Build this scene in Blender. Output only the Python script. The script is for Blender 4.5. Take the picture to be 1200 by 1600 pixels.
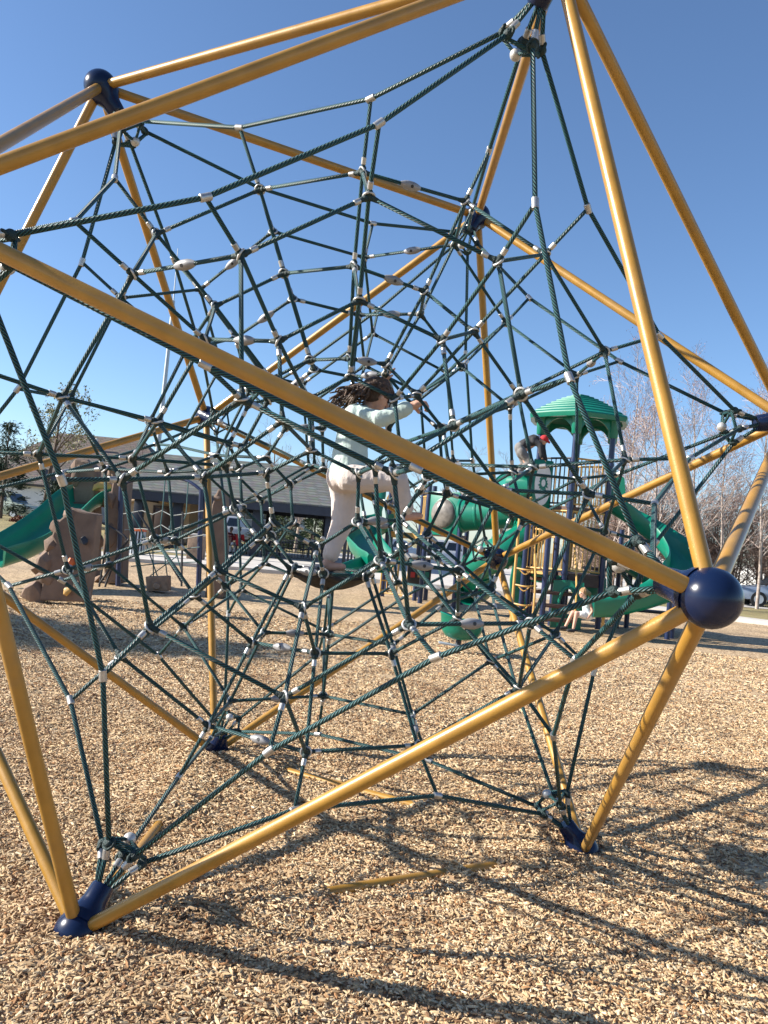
import bpy, bmesh, math, random
import numpy as np
from mathutils import Vector, Matrix, noise
random.seed(7); RNG = np.random.default_rng(7)
for o in list(bpy.data.objects): bpy.data.objects.remove(o)
SC = bpy.context.scene
COL = SC.collection
rad = math.radians

# ------------------------------------------------------------------ camera, sky, sun, exposure
E = 2.6                                              # edge length of the climbing frame, metres
CAM = Vector((0.0957, -1.7087, 0.61167)) * E
CR = Vector((0.99597439, -0.0071479, 0.08935275))    # camera right
CD = Vector((0.08953138, 0.03067745, -0.99551144))   # camera down
CF = Vector((0.0043747, 0.99950378, 0.03119392))     # camera forward
FPX = 1274.74
cam = bpy.data.cameras.new('camera'); camo = bpy.data.objects.new('camera', cam); COL.objects.link(camo)
m = Matrix(((CR.x, -CD.x, -CF.x), (CR.y, -CD.y, -CF.y), (CR.z, -CD.z, -CF.z))).to_4x4()
m.translation = CAM
camo.matrix_world = m
cam.sensor_fit = 'VERTICAL'; cam.sensor_height = 24.0; cam.lens = 24.0 * FPX / 1600.0
cam.clip_start = 0.05; cam.clip_end = 3000
SC.camera = camo
SC.render.resolution_x, SC.render.resolution_y = 768, 1024

SUN_EL = 29.5
world = bpy.data.worlds.new('World'); SC.world = world; world.use_nodes = True
wn = world.node_tree; wn.nodes.clear()
wo = wn.nodes.new('ShaderNodeOutputWorld'); wb = wn.nodes.new('ShaderNodeBackground'); ws = wn.nodes.new('ShaderNodeTexSky')
ws.sky_type = 'NISHITA'; ws.sun_disc = False; ws.sun_elevation = rad(SUN_EL); ws.sun_rotation = rad(-90)
ws.altitude = 1400; ws.air_density = 1.1; ws.dust_density = 1.0; ws.ozone_density = 5.0
wb.inputs['Strength'].default_value = 0.086
wn.links.new(ws.outputs[0], wb.inputs['Color']); wn.links.new(wb.outputs[0], wo.inputs['Surface'])
sl = bpy.data.lights.new('sun', 'SUN'); sl.energy = 5.0; sl.angle = rad(0.53); sl.color = (1.0, 0.93, 0.82)
so = bpy.data.objects.new('sun', sl); COL.objects.link(so)
so.rotation_euler = Vector((math.cos(rad(SUN_EL)), 0.0, -math.sin(rad(SUN_EL)))).to_track_quat('-Z', 'Y').to_euler()
so.location = (-20, 0, 15)
SC.view_settings.view_transform = 'Standard'; SC.view_settings.look = 'None'
SC.view_settings.exposure = 1.16; SC.view_settings.gamma = 1.0

# ------------------------------------------------------------------ placing helpers
def at(px, py, Y):
    """point of the photograph's pixel (1200x1600) on the vertical plane y = Y"""
    d = CF + CR * ((px - 600) / FPX) + CD * ((py - 800) / FPX)
    return CAM + d * ((Y - CAM.y) / d.y)
def gr(px, py, z=0.0):
    d = CF + CR * ((px - 600) / FPX) + CD * ((py - 800) / FPX)
    return CAM + d * ((z - CAM.z) / d.z)

# ------------------------------------------------------------------ materials
def nmat(name): 
    m = bpy.data.materials.new(name); m.use_nodes = True
    nt = m.node_tree; return m, nt, nt.nodes['Principled BSDF']
def N(nt, t, **k):
    n = nt.nodes.new(t)
    for a, b in k.items():
        if a.startswith('i_'):
            n.inputs[a[2:].replace('_', ' ')].default_value = b
        else: setattr(n, a, b)
    return n
def mat(name, col, rough=0.5, metal=0.0, var=0.12, scale=6.0, bump=0.0, bscale=40.0, coat=0.0, col2=None, dirt=0.0):
    m, nt, b = nmat(name); L = nt.links.new
    tc = N(nt, 'ShaderNodeNewGeometry')
    nz = N(nt, 'ShaderNodeTexNoise', i_Scale=scale, i_Detail=5.0, i_Roughness=0.6)
    L(tc.outputs['Position'], nz.inputs['Vector'])
    rp = N(nt, 'ShaderNodeValToRGB'); L(nz.outputs['Fac'], rp.inputs[0])
    c2 = col2 or tuple(c * (1 - var * 1.6) for c in col)
    rp.color_ramp.elements[0].position = 0.32; rp.color_ramp.elements[0].color = (*c2, 1)
    rp.color_ramp.elements[1].position = 0.68; rp.color_ramp.elements[1].color = (*[min(1, c * (1 + var)) for c in col], 1)
    out = rp.outputs[0]
    if dirt > 0:
        n2 = N(nt, 'ShaderNodeTexNoise', i_Scale=2.3, i_Detail=8.0, i_Roughness=0.7); L(tc.outputs['Position'], n2.inputs['Vector'])
        r2 = N(nt, 'ShaderNodeMapRange'); r2.inputs[1].default_value = 0.5; r2.inputs[2].default_value = 0.75; r2.inputs[4].default_value = dirt
        L(n2.outputs['Fac'], r2.inputs[0])
        mx = N(nt, 'ShaderNodeMix', data_type='RGBA'); L(r2.outputs[0], mx.inputs[0]); L(out, mx.inputs[6])
        mx.inputs[7].default_value = (0.22, 0.17, 0.11, 1); out = mx.outputs[2]
    L(out, b.inputs['Base Color'])
    rr = N(nt, 'ShaderNodeMapRange'); rr.inputs[3].default_value = max(0, rough - 0.08); rr.inputs[4].default_value = min(1, rough + 0.1)
    L(nz.outputs['Fac'], rr.inputs[0]); L(rr.outputs[0], b.inputs['Roughness'])
    b.inputs['Metallic'].default_value = metal; b.inputs['Coat Weight'].default_value = coat; b.inputs['Coat Roughness'].default_value = 0.12
    if bump > 0:
        n3 = N(nt, 'ShaderNodeTexNoise', i_Scale=bscale, i_Detail=4.0); L(tc.outputs['Position'], n3.inputs['Vector'])
        bp = N(nt, 'ShaderNodeBump', i_Strength=bump, i_Distance=0.02); L(n3.outputs['Fac'], bp.inputs['Height']); L(bp.outputs[0], b.inputs['Normal'])
    return m

def rope_mat(name, c1, c2, strands=6, pitch=0.085):
    """laid rope: twisted strands from the tube's own uv (u round, v metres along)"""
    m, nt, b = nmat(name); L = nt.links.new
    uv = N(nt, 'ShaderNodeUVMap'); sp = N(nt, 'ShaderNodeSeparateXYZ'); L(uv.outputs[0], sp.inputs[0])
    a = N(nt, 'ShaderNodeMath', operation='MULTIPLY'); L(sp.outputs[0], a.inputs[0]); a.inputs[1].default_value = strands * 2 * math.pi
    v = N(nt, 'ShaderNodeMath', operation='MULTIPLY_ADD'); L(sp.outputs[1], v.inputs[0]); v.inputs[1].default_value = strands * 2 * math.pi / pitch; L(a.outputs[0], v.inputs[2])
    s = N(nt, 'ShaderNodeMath', operation='SINE'); L(v.outputs[0], s.inputs[0])
    h = N(nt, 'ShaderNodeMapRange'); h.inputs[1].default_value = -1; L(s.outputs[0], h.inputs[0])
    g = N(nt, 'ShaderNodeMath', operation='POWER'); L(h.outputs[0], g.inputs[0]); g.inputs[1].default_value = 0.8
    geo = N(nt, 'ShaderNodeNewGeometry'); nz = N(nt, 'ShaderNodeTexNoise', i_Scale=9.0, i_Detail=6.0); L(geo.outputs['Position'], nz.inputs['Vector'])
    mx = N(nt, 'ShaderNodeMix', data_type='RGBA'); L(nz.outputs['Fac'], mx.inputs[0]); mx.inputs[6].default_value = (*c1, 1); mx.inputs[7].default_value = (*c2, 1)
    # shade in the grooves between strands, painted into the colour
    m2 = N(nt, 'ShaderNodeMix', data_type='RGBA'); L(g.outputs[0], m2.inputs[0]); m2.inputs[6].default_value = (*[c * 0.14 for c in c1], 1); L(mx.outputs[2], m2.inputs[7])
    L(m2.outputs[2], b.inputs['Base Color'])
    bp = N(nt, 'ShaderNodeBump', i_Strength=1.0, i_Distance=0.008); L(g.outputs[0], bp.inputs['Height']); L(bp.outputs[0], b.inputs['Normal'])
    b.inputs['Roughness'].default_value = 0.55
    return m

M = {}
M['tube'] = mat('mustard_powder_coat', (0.37, 0.195, 0.03), 0.36, 0.1, 0.1, 9.0, coat=0.2, dirt=0.45, bump=0.05, bscale=220)
M['ball'] = mat('navy_gloss', (0.005, 0.0125, 0.044), 0.24, 0.0, 0.1, 4.0, coat=0.0, dirt=0.03)
M['ball'].node_tree.nodes['Principled BSDF'].inputs['Specular IOR Level'].default_value = 0.32
M['rope'] = rope_mat('green_rope', (0.016, 0.096, 0.104), (0.044, 0.19, 0.205), 6, 0.105)
M['ferrule'] = mat('aluminium', (0.48, 0.475, 0.46), 0.36, 0.7, 0.12, 30)
M['ring'] = mat('grey_ring', (0.50, 0.495, 0.48), 0.4, 0.45, 0.1, 30)
M['knot'] = mat('dark_knot', (0.008, 0.03, 0.032), 0.6, 0, 0.3, 60, bump=0.5, bscale=150)
M['clamp'] = mat('clamp_grey', (0.27, 0.27, 0.28), 0.45, 0.1, 0.12, 20)
M['rubber'] = mat('black_rubber', (0.02, 0.018, 0.018), 0.8, 0, 0.3, 20, bump=0.3, bscale=60)
M['navy_post'] = mat('navy_post', (0.009, 0.02, 0.07), 0.35, 0, 0.1, 4, coat=0.2)
M['green_pl'] = mat('green_plastic', (0.0, 0.165, 0.105), 0.36, 0, 0.08, 2.5, coat=0.15)
M['tan_metal'] = mat('tan_metal', (0.52, 0.31, 0.09), 0.42, 0, 0.08, 5)
M['deck'] = mat('deck_brown', (0.10, 0.055, 0.04), 0.7, 0, 0.2, 10)
M['white_pl'] = mat('white_plastic', (0.78, 0.77, 0.74), 0.45, 0, 0.05, 5)
M['grey_pl'] = mat('bubble_acrylic', (0.19, 0.17, 0.15), 0.3, 0, 0.2, 8)
M['rock'] = mat('cast_rock', (0.19, 0.13, 0.095), 0.85, 0, 0.12, 4, bump=0.25, bscale=28, col2=(0.145, 0.098, 0.072))
M['log'] = mat('cast_log', (0.30, 0.20, 0.135), 0.85, 0, 0.2, 9, bump=0.5, bscale=30)
M['red'] = mat('red_plastic', (0.5, 0.03, 0.025), 0.45, 0, 0.1, 5)
M['orange'] = mat('orange_plastic', (0.55, 0.11, 0.02), 0.5, 0, 0.1, 5)
M['dark'] = mat('dark_metal', (0.022, 0.024, 0.03), 0.5, 0, 0.2, 8)
M['grey_rope'] = mat('pale_net_rope', (0.34, 0.36, 0.34), 0.7, 0, 0.2, 30)
M['concrete'] = mat('concrete', (0.50, 0.47, 0.43), 0.88, 0, 0.12, 1.6, bump=0.25, bscale=30, dirt=0.2)
M['stucco'] = mat('tan_stucco', (0.42, 0.30, 0.19), 0.9, 0, 0.08, 3, bump=0.3, bscale=60)
M['stucco2'] = mat('grey_stucco', (0.46, 0.42, 0.38), 0.9, 0, 0.08, 3, bump=0.3, bscale=60)
M['brown'] = mat('brown_door', (0.07, 0.04, 0.03), 0.6, 0, 0.15, 6)
M['white'] = mat('white_paint', (0.76, 0.76, 0.75), 0.6, 0, 0.05, 2)
M['glass'] = mat('window_glass', (0.02, 0.025, 0.03), 0.06, 0, 0.2, 3, coat=0.5)
M['fascia'] = mat('navy_fascia', (0.018, 0.024, 0.042), 0.5, 0, 0.15, 3)
M['skin'] = mat('skin', (0.56, 0.32, 0.23), 0.55, 0, 0.07, 18)
M['hair'] = mat('brown_hair', (0.085, 0.047, 0.028), 0.5, 0, 0.5, 45, bump=0.6, bscale=120)
M['blond'] = mat('blond_hair', (0.36, 0.20, 0.085), 0.5, 0, 0.3, 40, bump=0.5, bscale=100)
M['mint'] = mat('mint_jersey', (0.47, 0.575, 0.535), 0.85, 0, 0.06, 12, bump=0.25, bscale=45)
M['cream'] = mat('cream_fleece', (0.60, 0.525, 0.485), 0.9, 0, 0.06, 12, bump=0.3, bscale=40)
M['black_cloth'] = mat('dark_jacket', (0.03, 0.03, 0.035), 0.85, 0, 0.2, 14)
M['grey_cloth'] = mat('grey_trousers', (0.17, 0.165, 0.16), 0.9, 0, 0.15, 14)
M['lightblue_cloth'] = mat('pale_blue_cloth', (0.52, 0.62, 0.68), 0.9, 0, 0.1, 14)
M['white_cloth'] = mat('white_cloth', (0.72, 0.71, 0.7), 0.9, 0, 0.06, 14)
M['red_cloth'] = mat('red_cloth', (0.42, 0.02, 0.025), 0.85, 0, 0.15, 14)
M['maroon'] = mat('maroon_paint', (0.10, 0.012, 0.016), 0.25, 0, 0.06, 3, coat=0.6)
M['paleg_paint'] = mat('pale_green_car_paint', (0.40, 0.45, 0.36), 0.28, 0.1, 0.05, 3, coat=0.6)
M['blue_paint'] = mat('grey_blue_car_paint', (0.20, 0.25, 0.34), 0.28, 0.15, 0.05, 3, coat=0.6)
M['white_paint_car'] = mat('white_car_paint', (0.72, 0.73, 0.74), 0.25, 0, 0.03, 3, coat=0.6)
M['tyre'] = mat('tyre', (0.015, 0.015, 0.016), 0.85, 0, 0.2, 10)
M['bark'] = mat('brown_bark', (0.15, 0.105, 0.08), 0.9, 0, 0.25, 14, bump=0.6, bscale=40)
M['birch'] = mat('pale_birch_bark', (0.38, 0.32, 0.28), 0.85, 0, 0.2, 8, bump=0.4, bscale=40, col2=(0.20, 0.155, 0.13))
M['twig'] = mat('twig', (0.27, 0.19, 0.15), 0.9, 0, 0.3, 6)
M['twig_pale'] = mat('pale_twig', (0.43, 0.34, 0.30), 0.9, 0, 0.25, 6)
M['bud'] = mat('reddish_bud', (0.27, 0.13, 0.105), 0.8, 0, 0.3, 10)
M['needle'] = mat('dark_needle', (0.018, 0.045, 0.022), 0.7, 0, 0.4, 3)
M['leaf'] = mat('yellow_green_leaf', (0.24, 0.235, 0.10), 0.7, 0, 0.35, 3)
M['shrub'] = mat('shrub_green', (0.055, 0.085, 0.03), 0.75, 0, 0.4, 3)
M['redshrub'] = mat('rust_shrub', (0.17, 0.06, 0.03), 0.75, 0, 0.4, 3)
M['steel'] = mat('galvanised_steel', (0.42, 0.46, 0.50), 0.45, 0.4, 0.08, 4)

def shingle_mat(name, c1, c2, sx=1.0):
    m, nt, b = nmat(name); L = nt.links.new
    geo = N(nt, 'ShaderNodeNewGeometry'); sp = N(nt, 'ShaderNodeSeparateXYZ'); L(geo.outputs['Position'], sp.inputs[0])
    cb = N(nt, 'ShaderNodeCombineXYZ'); ad = N(nt, 'ShaderNodeMath', operation='ADD'); L(sp.outputs[0], ad.inputs[0]); L(sp.outputs[1], ad.inputs[1])
    L(ad.outputs[0], cb.inputs[0]); z = N(nt, 'ShaderNodeMath', operation='MULTIPLY'); L(sp.outputs[2], z.inputs[0]); z.inputs[1].default_value = 1.0; L(z.outputs[0], cb.inputs[1])
    br = N(nt, 'ShaderNodeTexBrick'); L(cb.outputs[0], br.inputs['Vector'])
    br.inputs['Color1'].default_value = (*c1, 1); br.inputs['Color2'].default_value = (*c2, 1); br.inputs['Mortar'].default_value = (*[c * 0.35 for c in c1], 1)
    br.inputs['Scale'].default_value = 1.0; br.inputs['Brick Width'].default_value = 0.42 * sx; br.inputs['Row Height'].default_value = 0.11 * sx; br.inputs['Mortar Size'].default_value = 0.016 * sx
    nz = N(nt, 'ShaderNodeTexNoise', i_Scale=3.0, i_Detail=6.0); L(geo.outputs['Position'], nz.inputs['Vector'])
    mx = N(nt, 'ShaderNodeMix', data_type='RGBA', blend_type='MULTIPLY'); mx.inputs[0].default_value = 0.7; L(br.outputs['Color'], mx.inputs[6]); L(nz.outputs['Color'], mx.inputs[7])
    hs = N(nt, 'ShaderNodeBrightContrast'); hs.inputs['Bright'].default_value = 0.03; L(mx.outputs[2], hs.inputs[0]); L(hs.outputs[0], b.inputs['Base Color'])
    bp = N(nt, 'ShaderNodeBump', i_Strength=0.8, i_Distance=0.03); L(br.outputs['Fac'], bp.inputs['Height']); bp.invert = True; L(bp.outputs[0], b.inputs['Normal'])
    b.inputs['Roughness'].default_value = 0.9
    return m
M['shingle'] = shingle_mat('grey_green_shingle', (0.15, 0.16, 0.15), (0.09, 0.10, 0.095), 1.3)
M['shingle_b'] = shingle_mat('brown_shingle', (0.19, 0.14, 0.115), (0.12, 0.088, 0.07), 1.5)

# ------------------------------------------------------------------ mesh builder
def frame_of(d):
    d = d.normalized(); a = Vector((0, 0, 1)) if abs(d.z) < 0.9 else Vector((1, 0, 0))
    u = d.cross(a).normalized(); return u, d.cross(u).normalized()
WL = {}
class MB:
    def __init__(s): s.v = []; s.f = []; s.uv = None; s.mi = []
    def add(s, vs, fs):
        o = len(s.v); s.v += [tuple(x) for x in vs]; s.f += [tuple(i + o for i in f) for f in fs]; return s
    def obox(s, c, ux, uy, uz):
        c = Vector(c); P = [c + ux * a + uy * b + uz * d for d in (-1, 1) for b in (-1, 1) for a in (-1, 1)]
        return s.add(P, [(0, 2, 3, 1), (4, 5, 7, 6), (0, 1, 5, 4), (2, 6, 7, 3), (0, 4, 6, 2), (1, 3, 7, 5)])
    def box(s, c, size, rz=0.0):
        co, si = math.cos(rz), math.sin(rz)
        return s.obox(c, Vector((co, si, 0)) * size[0] / 2, Vector((-si, co, 0)) * size[1] / 2, Vector((0, 0, 1)) * size[2] / 2)
    def bar(s, p, q, w, h, up=Vector((0, 0, 1))):
        p = Vector(p); q = Vector(q); d = (q - p); L = d.length; d.normalize()
        if abs(d.dot(up)) > 0.98: up = Vector((0, 1, 0))
        x = d.cross(up).normalized(); y = x.cross(d).normalized()
        return s.obox((p + q) / 2, d * L / 2, x * w / 2, y * h / 2)
    def tube(s, path, r, n=8, caps=True, uv=False, closed=False):
        path = [Vector(p) for p in path]; k = len(path); R = r if isinstance(r, (list, tuple)) else [r] * k
        o = len(s.v); dirs = []
        for i in range(k):
            if closed: d = (path[(i + 1) % k] - path[i]).normalized() + (path[i] - path[i - 1]).normalized()
            elif i == 0: d = path[1] - path[0]
            elif i == k - 1: d = path[-1] - path[-2]
            else: d = (path[i + 1] - path[i]).normalized() + (path[i] - path[i - 1]).normalized()
            dirs.append(d.normalized() if d.length > 1e-9 else Vector((0, 0, 1)))
        u, w = frame_of(dirs[0]); vs = []; Ls = [0]
        for i in range(k):
            if i:
                q = dirs[i - 1].rotation_difference(dirs[i]); u = q @ u; w = q @ w; Ls.append(Ls[-1] + (path[i] - path[i - 1]).length)
            for j in range(n):
                a = 2 * math.pi * j / n; vs.append(path[i] + (u * math.cos(a) + w * math.sin(a)) * R[i])
        s.v += [tuple(x) for x in vs]
        if uv and s.uv is None: s.uv = []
        for i in range(k if closed else k - 1):
            i2 = (i + 1) % k
            for j in range(n):
                j2 = (j + 1) % n
                s.f.append((o + i * n + j, o + i * n + j2, o + i2 * n + j2, o + i2 * n + j))
                if uv: 
                    a, b = j / n, (j + 1) / n; La, Lb = Ls[i], Ls[i2] if i2 else Ls[i] + (path[0] - path[-1]).length
                    s.uv += [(a, La), (b, La), (b, Lb), (a, Lb)]
        if caps and not closed:
            s.f.append(tuple(o + j for j in reversed(range(n)))); s.f.append(tuple(o + (k - 1) * n + j for j in range(n)))
            if uv: s.uv += [(0, 0)] * n + [(0, 0)] * n
        return s
    def sphere(s, c, r, seg=14, rings=9, rot=None):
        c = Vector(c); r = Vector(r) if isinstance(r, (list, tuple, Vector)) else Vector((r, r, r)); vs = []; fs = []
        for i in range(rings + 1):
            th = math.pi * i / rings
            for j in range(seg):
                ph = 2 * math.pi * j / seg
                p = Vector((r.x * math.sin(th) * math.cos(ph), r.y * math.sin(th) * math.sin(ph), r.z * math.cos(th)))
                if rot is not None: p = rot @ p
                vs.append(c + p)
        for i in range(rings):
            for j in range(seg):
                a, b = i * seg + j, i * seg + (j + 1) % seg
                if i == 0: fs.append((a, a + seg, b + seg))
                elif i == rings - 1: fs.append((a, a + seg, b))
                else: fs.append((a, a + seg, b + seg, b))
        return s.add(vs, fs)
    def capsule(s, p, r0, q, r1, n=12):
        p = Vector(p); q = Vector(q); d = q - p
        if d.length < 1e-6: return s.sphere(p, r0)
        d.normalize(); path = []; R = []
        for i in range(5): t = -math.pi / 2 + math.pi / 2 * i / 4; path.append(p + d * (r0 * math.sin(t))); R.append(max(1e-4, r0 * math.cos(t)))
        for i in range(5): t = math.pi / 2 * i / 4; path.append(q + d * (r1 * math.sin(t))); R.append(max(1e-4, r1 * math.cos(t)))
        return s.tube(path, R, n)
    def prism(s, poly, ext):
        """poly: list of 3-D points of a planar outline, ext: extrusion vector"""
        n = len(poly); ext = Vector(ext); P = [Vector(p) for p in poly] + [Vector(p) + ext for p in poly]
        return s.add(P, [tuple(reversed(range(n))), tuple(range(n, 2 * n))] + [(i, (i + 1) % n, (i + 1) % n + n, i + n) for i in range(n)])
    def build(s, name, m, parent=None, smooth=35, bevel=0.0):
        me = bpy.data.meshes.new(name); V = np.array(s.v, dtype=float)
        org = (V.min(0) + V.max(0)) / 2
        if parent is None: org = np.array([org[0], org[1], V[:, 2].min()])
        me.from_pydata((V - org).tolist(), [], s.f); 
        if s.uv and len(s.uv) == sum(len(f) for f in s.f):
            ul = me.uv_layers.new(name='UVMap'); ul.data.foreach_set('uv', np.array(s.uv, dtype=np.float32).ravel())
        if bevel > 0:
            bm = bmesh.new(); bm.from_mesh(me); bmesh.ops.recalc_face_normals(bm, faces=bm.faces)
            bmesh.ops.bevel(bm, geom=[e for e in bm.edges if len(e.link_faces) == 2 and e.calc_face_angle(0) > 0.5], offset=bevel, segments=2, affect='EDGES', profile=0.5)
            bm.to_mesh(me); bm.free()
        return place(me, name, m, parent, Vector(org), smooth)
def place(me, name, m, parent, org, smooth=35):
    if smooth:
        me.polygons.foreach_set('use_smooth', [True] * len(me.polygons))
        if smooth < 180: me.set_sharp_from_angle(angle=rad(smooth))
    for x in (m if isinstance(m, (list, tuple)) else [m]): me.materials.append(x)
    o = bpy.data.objects.new(name, me); COL.objects.link(o)
    pl = WL[parent.name] if parent else Vector()
    o.location = org - pl; o.parent = parent; WL[o.name] = org
    return o
def thing(name, loc, label, cat, group=None):
    o = bpy.data.objects.new(name, None); COL.objects.link(o); o.location = loc; o.empty_display_size = 0.2; WL[o.name] = Vector(loc)
    return tag(o, label, cat, group)
def tag(o, label=None, cat=None, group=None, kind=None):
    if label: o['label'] = label
    if cat: o['category'] = cat
    if group: o['group'] = group
    if kind: o['kind'] = kind
    return o
def part(name, m, parent, fn, smooth=35, bevel=0.0):
    b = MB(); fn(b); return b.build(name, m, parent, smooth, bevel)
def arc(pts, n=8):
    """Catmull-Rom through points"""
    P = [Vector(p) for p in pts]; P = [P[0] * 2 - P[1]] + P + [P[-1] * 2 - P[-2]]; out = []
    for i in range(1, len(P) - 2):
        for k in range(n):
            t = k / n; a, b, c, d = P[i - 1], P[i], P[i + 1], P[i + 2]
            out.append(0.5 * ((2 * b) + (c - a) * t + (2 * a - 5 * b + 4 * c - d) * t * t + (3 * b - a - 3 * c + d) * t ** 3))
    out.append(P[-2]); return out
def remeshed(b, name, m, parent, voxel, smooth_it=4, fold=0.0, fscale=9.0, seed=0):
    """one continuous skin over everything in the builder"""
    me = bpy.data.meshes.new(name); V = np.array(b.v); org = (V.min(0) + V.max(0)) / 2
    me.from_pydata((V - org).tolist(), [], b.f); t = bpy.data.objects.new('tmp', me); COL.objects.link(t)
    r = t.modifiers.new('r', 'REMESH'); r.mode = 'VOXEL'; r.voxel_size = voxel
    if smooth_it: sm = t.modifiers.new('s', 'SMOOTH'); sm.iterations = smooth_it; sm.factor = 0.5
    dg = bpy.context.evaluated_depsgraph_get(); me2 = bpy.data.meshes.new_from_object(t.evaluated_get(dg))
    bpy.data.objects.remove(t); bpy.data.meshes.remove(me); me2.name = name
    if fold > 0:
        bm = bmesh.new(); bm.from_mesh(me2); bm.normal_update()
        for v in bm.verts:
            p = v.co * fscale + Vector((seed, 0, 0)); q = Vector((p.x * 1.3, p.y * 1.3, p.z * 0.45 + p.x * 0.4))
            v.co += v.normal * (noise.noise(q) * 0.7 + abs(noise.noise(q * 2.1)) * 0.5) * fold
        bm.to_mesh(me2); bm.free()
    return place(me2, name, m, parent, Vector(org), 180)

# ------------------------------------------------------------------ the climbing frame: an icosahedron on one face
r1 = 1 / math.sqrt(3); r2 = r1 * (1 + math.sqrt(5)) / 2
ZL = {'B': 0.0, 'L': 0.57735, 'U': 0.93417, 'T': 1.51152}
AZ = {'0': 0, '1': -120, '2': -240, '01': -60, '12': -180, '20': -300}
V = {}
for k in '012':
    for t, r in (('B', r1), ('U', r2)): V[t + k] = Vector((r * math.cos(rad(AZ[k])), r * math.sin(rad(AZ[k])), ZL[t])) * E
for k in ('01', '12', '20'):
    for t, r in (('L', r2), ('T', r1)): V[t + k] = Vector((r * math.cos(rad(AZ[k])), r * math.sin(rad(AZ[k])), ZL[t])) * E
NB = {a: [b for b in V if b != a and abs((V[a] - V[b]).length - E) < 0.05] for a in V}
CEN = Vector((0, 0, 0.75576 * E))
EDGES = [(a, b) for a in V for b in NB[a] if a < b]
BALL = 0.089; TUBE = 0.0262

# ------------------------------------------------------------------ ground
def seg_dist(p, a, b):
    ab = b - a; t = max(0, min(1, (p - a).dot(ab) / ab.length_squared)); return (p - a - ab * t).length, t
BT = [('B1', 'B0', [(0.41, 0.64), (0.70, 0.76)]), ('B2', 'B0', [(0.25, 0.60)]), ('B1', 'B2', [(0.13, 0.19), (0.29, 0.43)])]
def gh(x, y):
    """height of the wood-chip surface"""
    p = Vector((x, y, 0)); h = 0.022 * noise.noise(p * 1.3) + 0.016 * noise.noise(p * 3.7 + Vector((5, 2, 1))) + 0.01
    if abs(x) < 3 and abs(y) < 3:
        p2 = Vector((x, y))
        for a, b, win in BT:
            d, t = seg_dist(p2, V[a].to_2d(), V[b].to_2d())
            if d < 0.45:
                w = math.exp(-(d / 0.2) ** 2)
                k = max((1 - min(1, max(0, max(lo - t, t - hi)) / 0.03)) for lo, hi in win)
                tgt = 0.05 * (1 - k) - 0.004 * k + 0.008 * noise.noise(p * 9)
                h = h * (1 - w) + tgt * w
        for k in 'B0', 'B1', 'B2':
            d = (p2 - V[k].to_2d()).length
            if d < 0.4: w = math.exp(-(d / 0.16) ** 2); h = h * (1 - w) + 0.0 * w
    return h
def mulch_mat():
    m, nt, b = nmat('wood_chip_bed'); L = nt.links.new
    geo = N(nt, 'ShaderNodeNewGeometry')
    mp = N(nt, 'ShaderNodeMapping'); L(geo.outputs['Position'], mp.inputs[0]); mp.inputs['Scale'].default_value = (1, 1, 0.2)
    wob = N(nt, 'ShaderNodeTexNoise', i_Scale=14.0, i_Detail=3.0); L(mp.outputs[0], wob.inputs['Vector'])
    ad = N(nt, 'ShaderNodeMix', data_type='VECTOR') if False else N(nt, 'ShaderNodeVectorMath', operation='MULTIPLY_ADD')
    L(wob.outputs['Color'], ad.inputs[0]); ad.inputs[1].default_value = (0.06, 0.06, 0.06); L(mp.outputs[0], ad.inputs[2])
    vo = N(nt, 'ShaderNodeTexVoronoi', i_Scale=34.0, i_Randomness=1.0); L(ad.outputs[0], vo.inputs['Vector'])
    sp = N(nt, 'ShaderNodeSeparateColor'); L(vo.outputs['Color'], sp.inputs[0])
    rp = N(nt, 'ShaderNodeValToRGB'); L(sp.outputs[0], rp.inputs[0]); cr = rp.color_ramp
    cr.elements[0].position = 0; cr.elements[0].color = (0.12, 0.068, 0.035, 1); cr.elements[1].position = 1; cr.elements[1].color = (0.74, 0.57, 0.37, 1)
    for pos, c in ((0.2, (0.30, 0.19, 0.105)), (0.45, (0.46, 0.325, 0.18)), (0.8, (0.55, 0.405, 0.24))): e = cr.elements.new(pos); e.color = (*c, 1)
    big = N(nt, 'ShaderNodeTexNoise', i_Scale=0.7, i_Detail=6.0); L(geo.outputs['Position'], big.inputs['Vector'])
    mr = N(nt, 'ShaderNodeMapRange'); mr.inputs[1].default_value = 0.35; mr.inputs[2].default_value = 0.7; mr.inputs[3].default_value = 0.75; mr.inputs[4].default_value = 1.1; L(big.outputs['Fac'], mr.inputs[0])
    mx = N(nt, 'ShaderNodeVectorMath', operation='SCALE'); L(rp.outputs[0], mx.inputs[0]); L(mr.outputs[0], mx.inputs['Scale'])
    L(mx.outputs[0], b.inputs['Base Color']); b.inputs['Roughness'].default_value = 0.85
    bp = N(nt, 'ShaderNodeBump', i_Strength=1.0, i_Distance=0.02); L(sp.outputs[1], bp.inputs['Height']); L(bp.outputs[0], b.inputs['Normal'])
    return m
M['mulch'] = mulch_mat()
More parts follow.
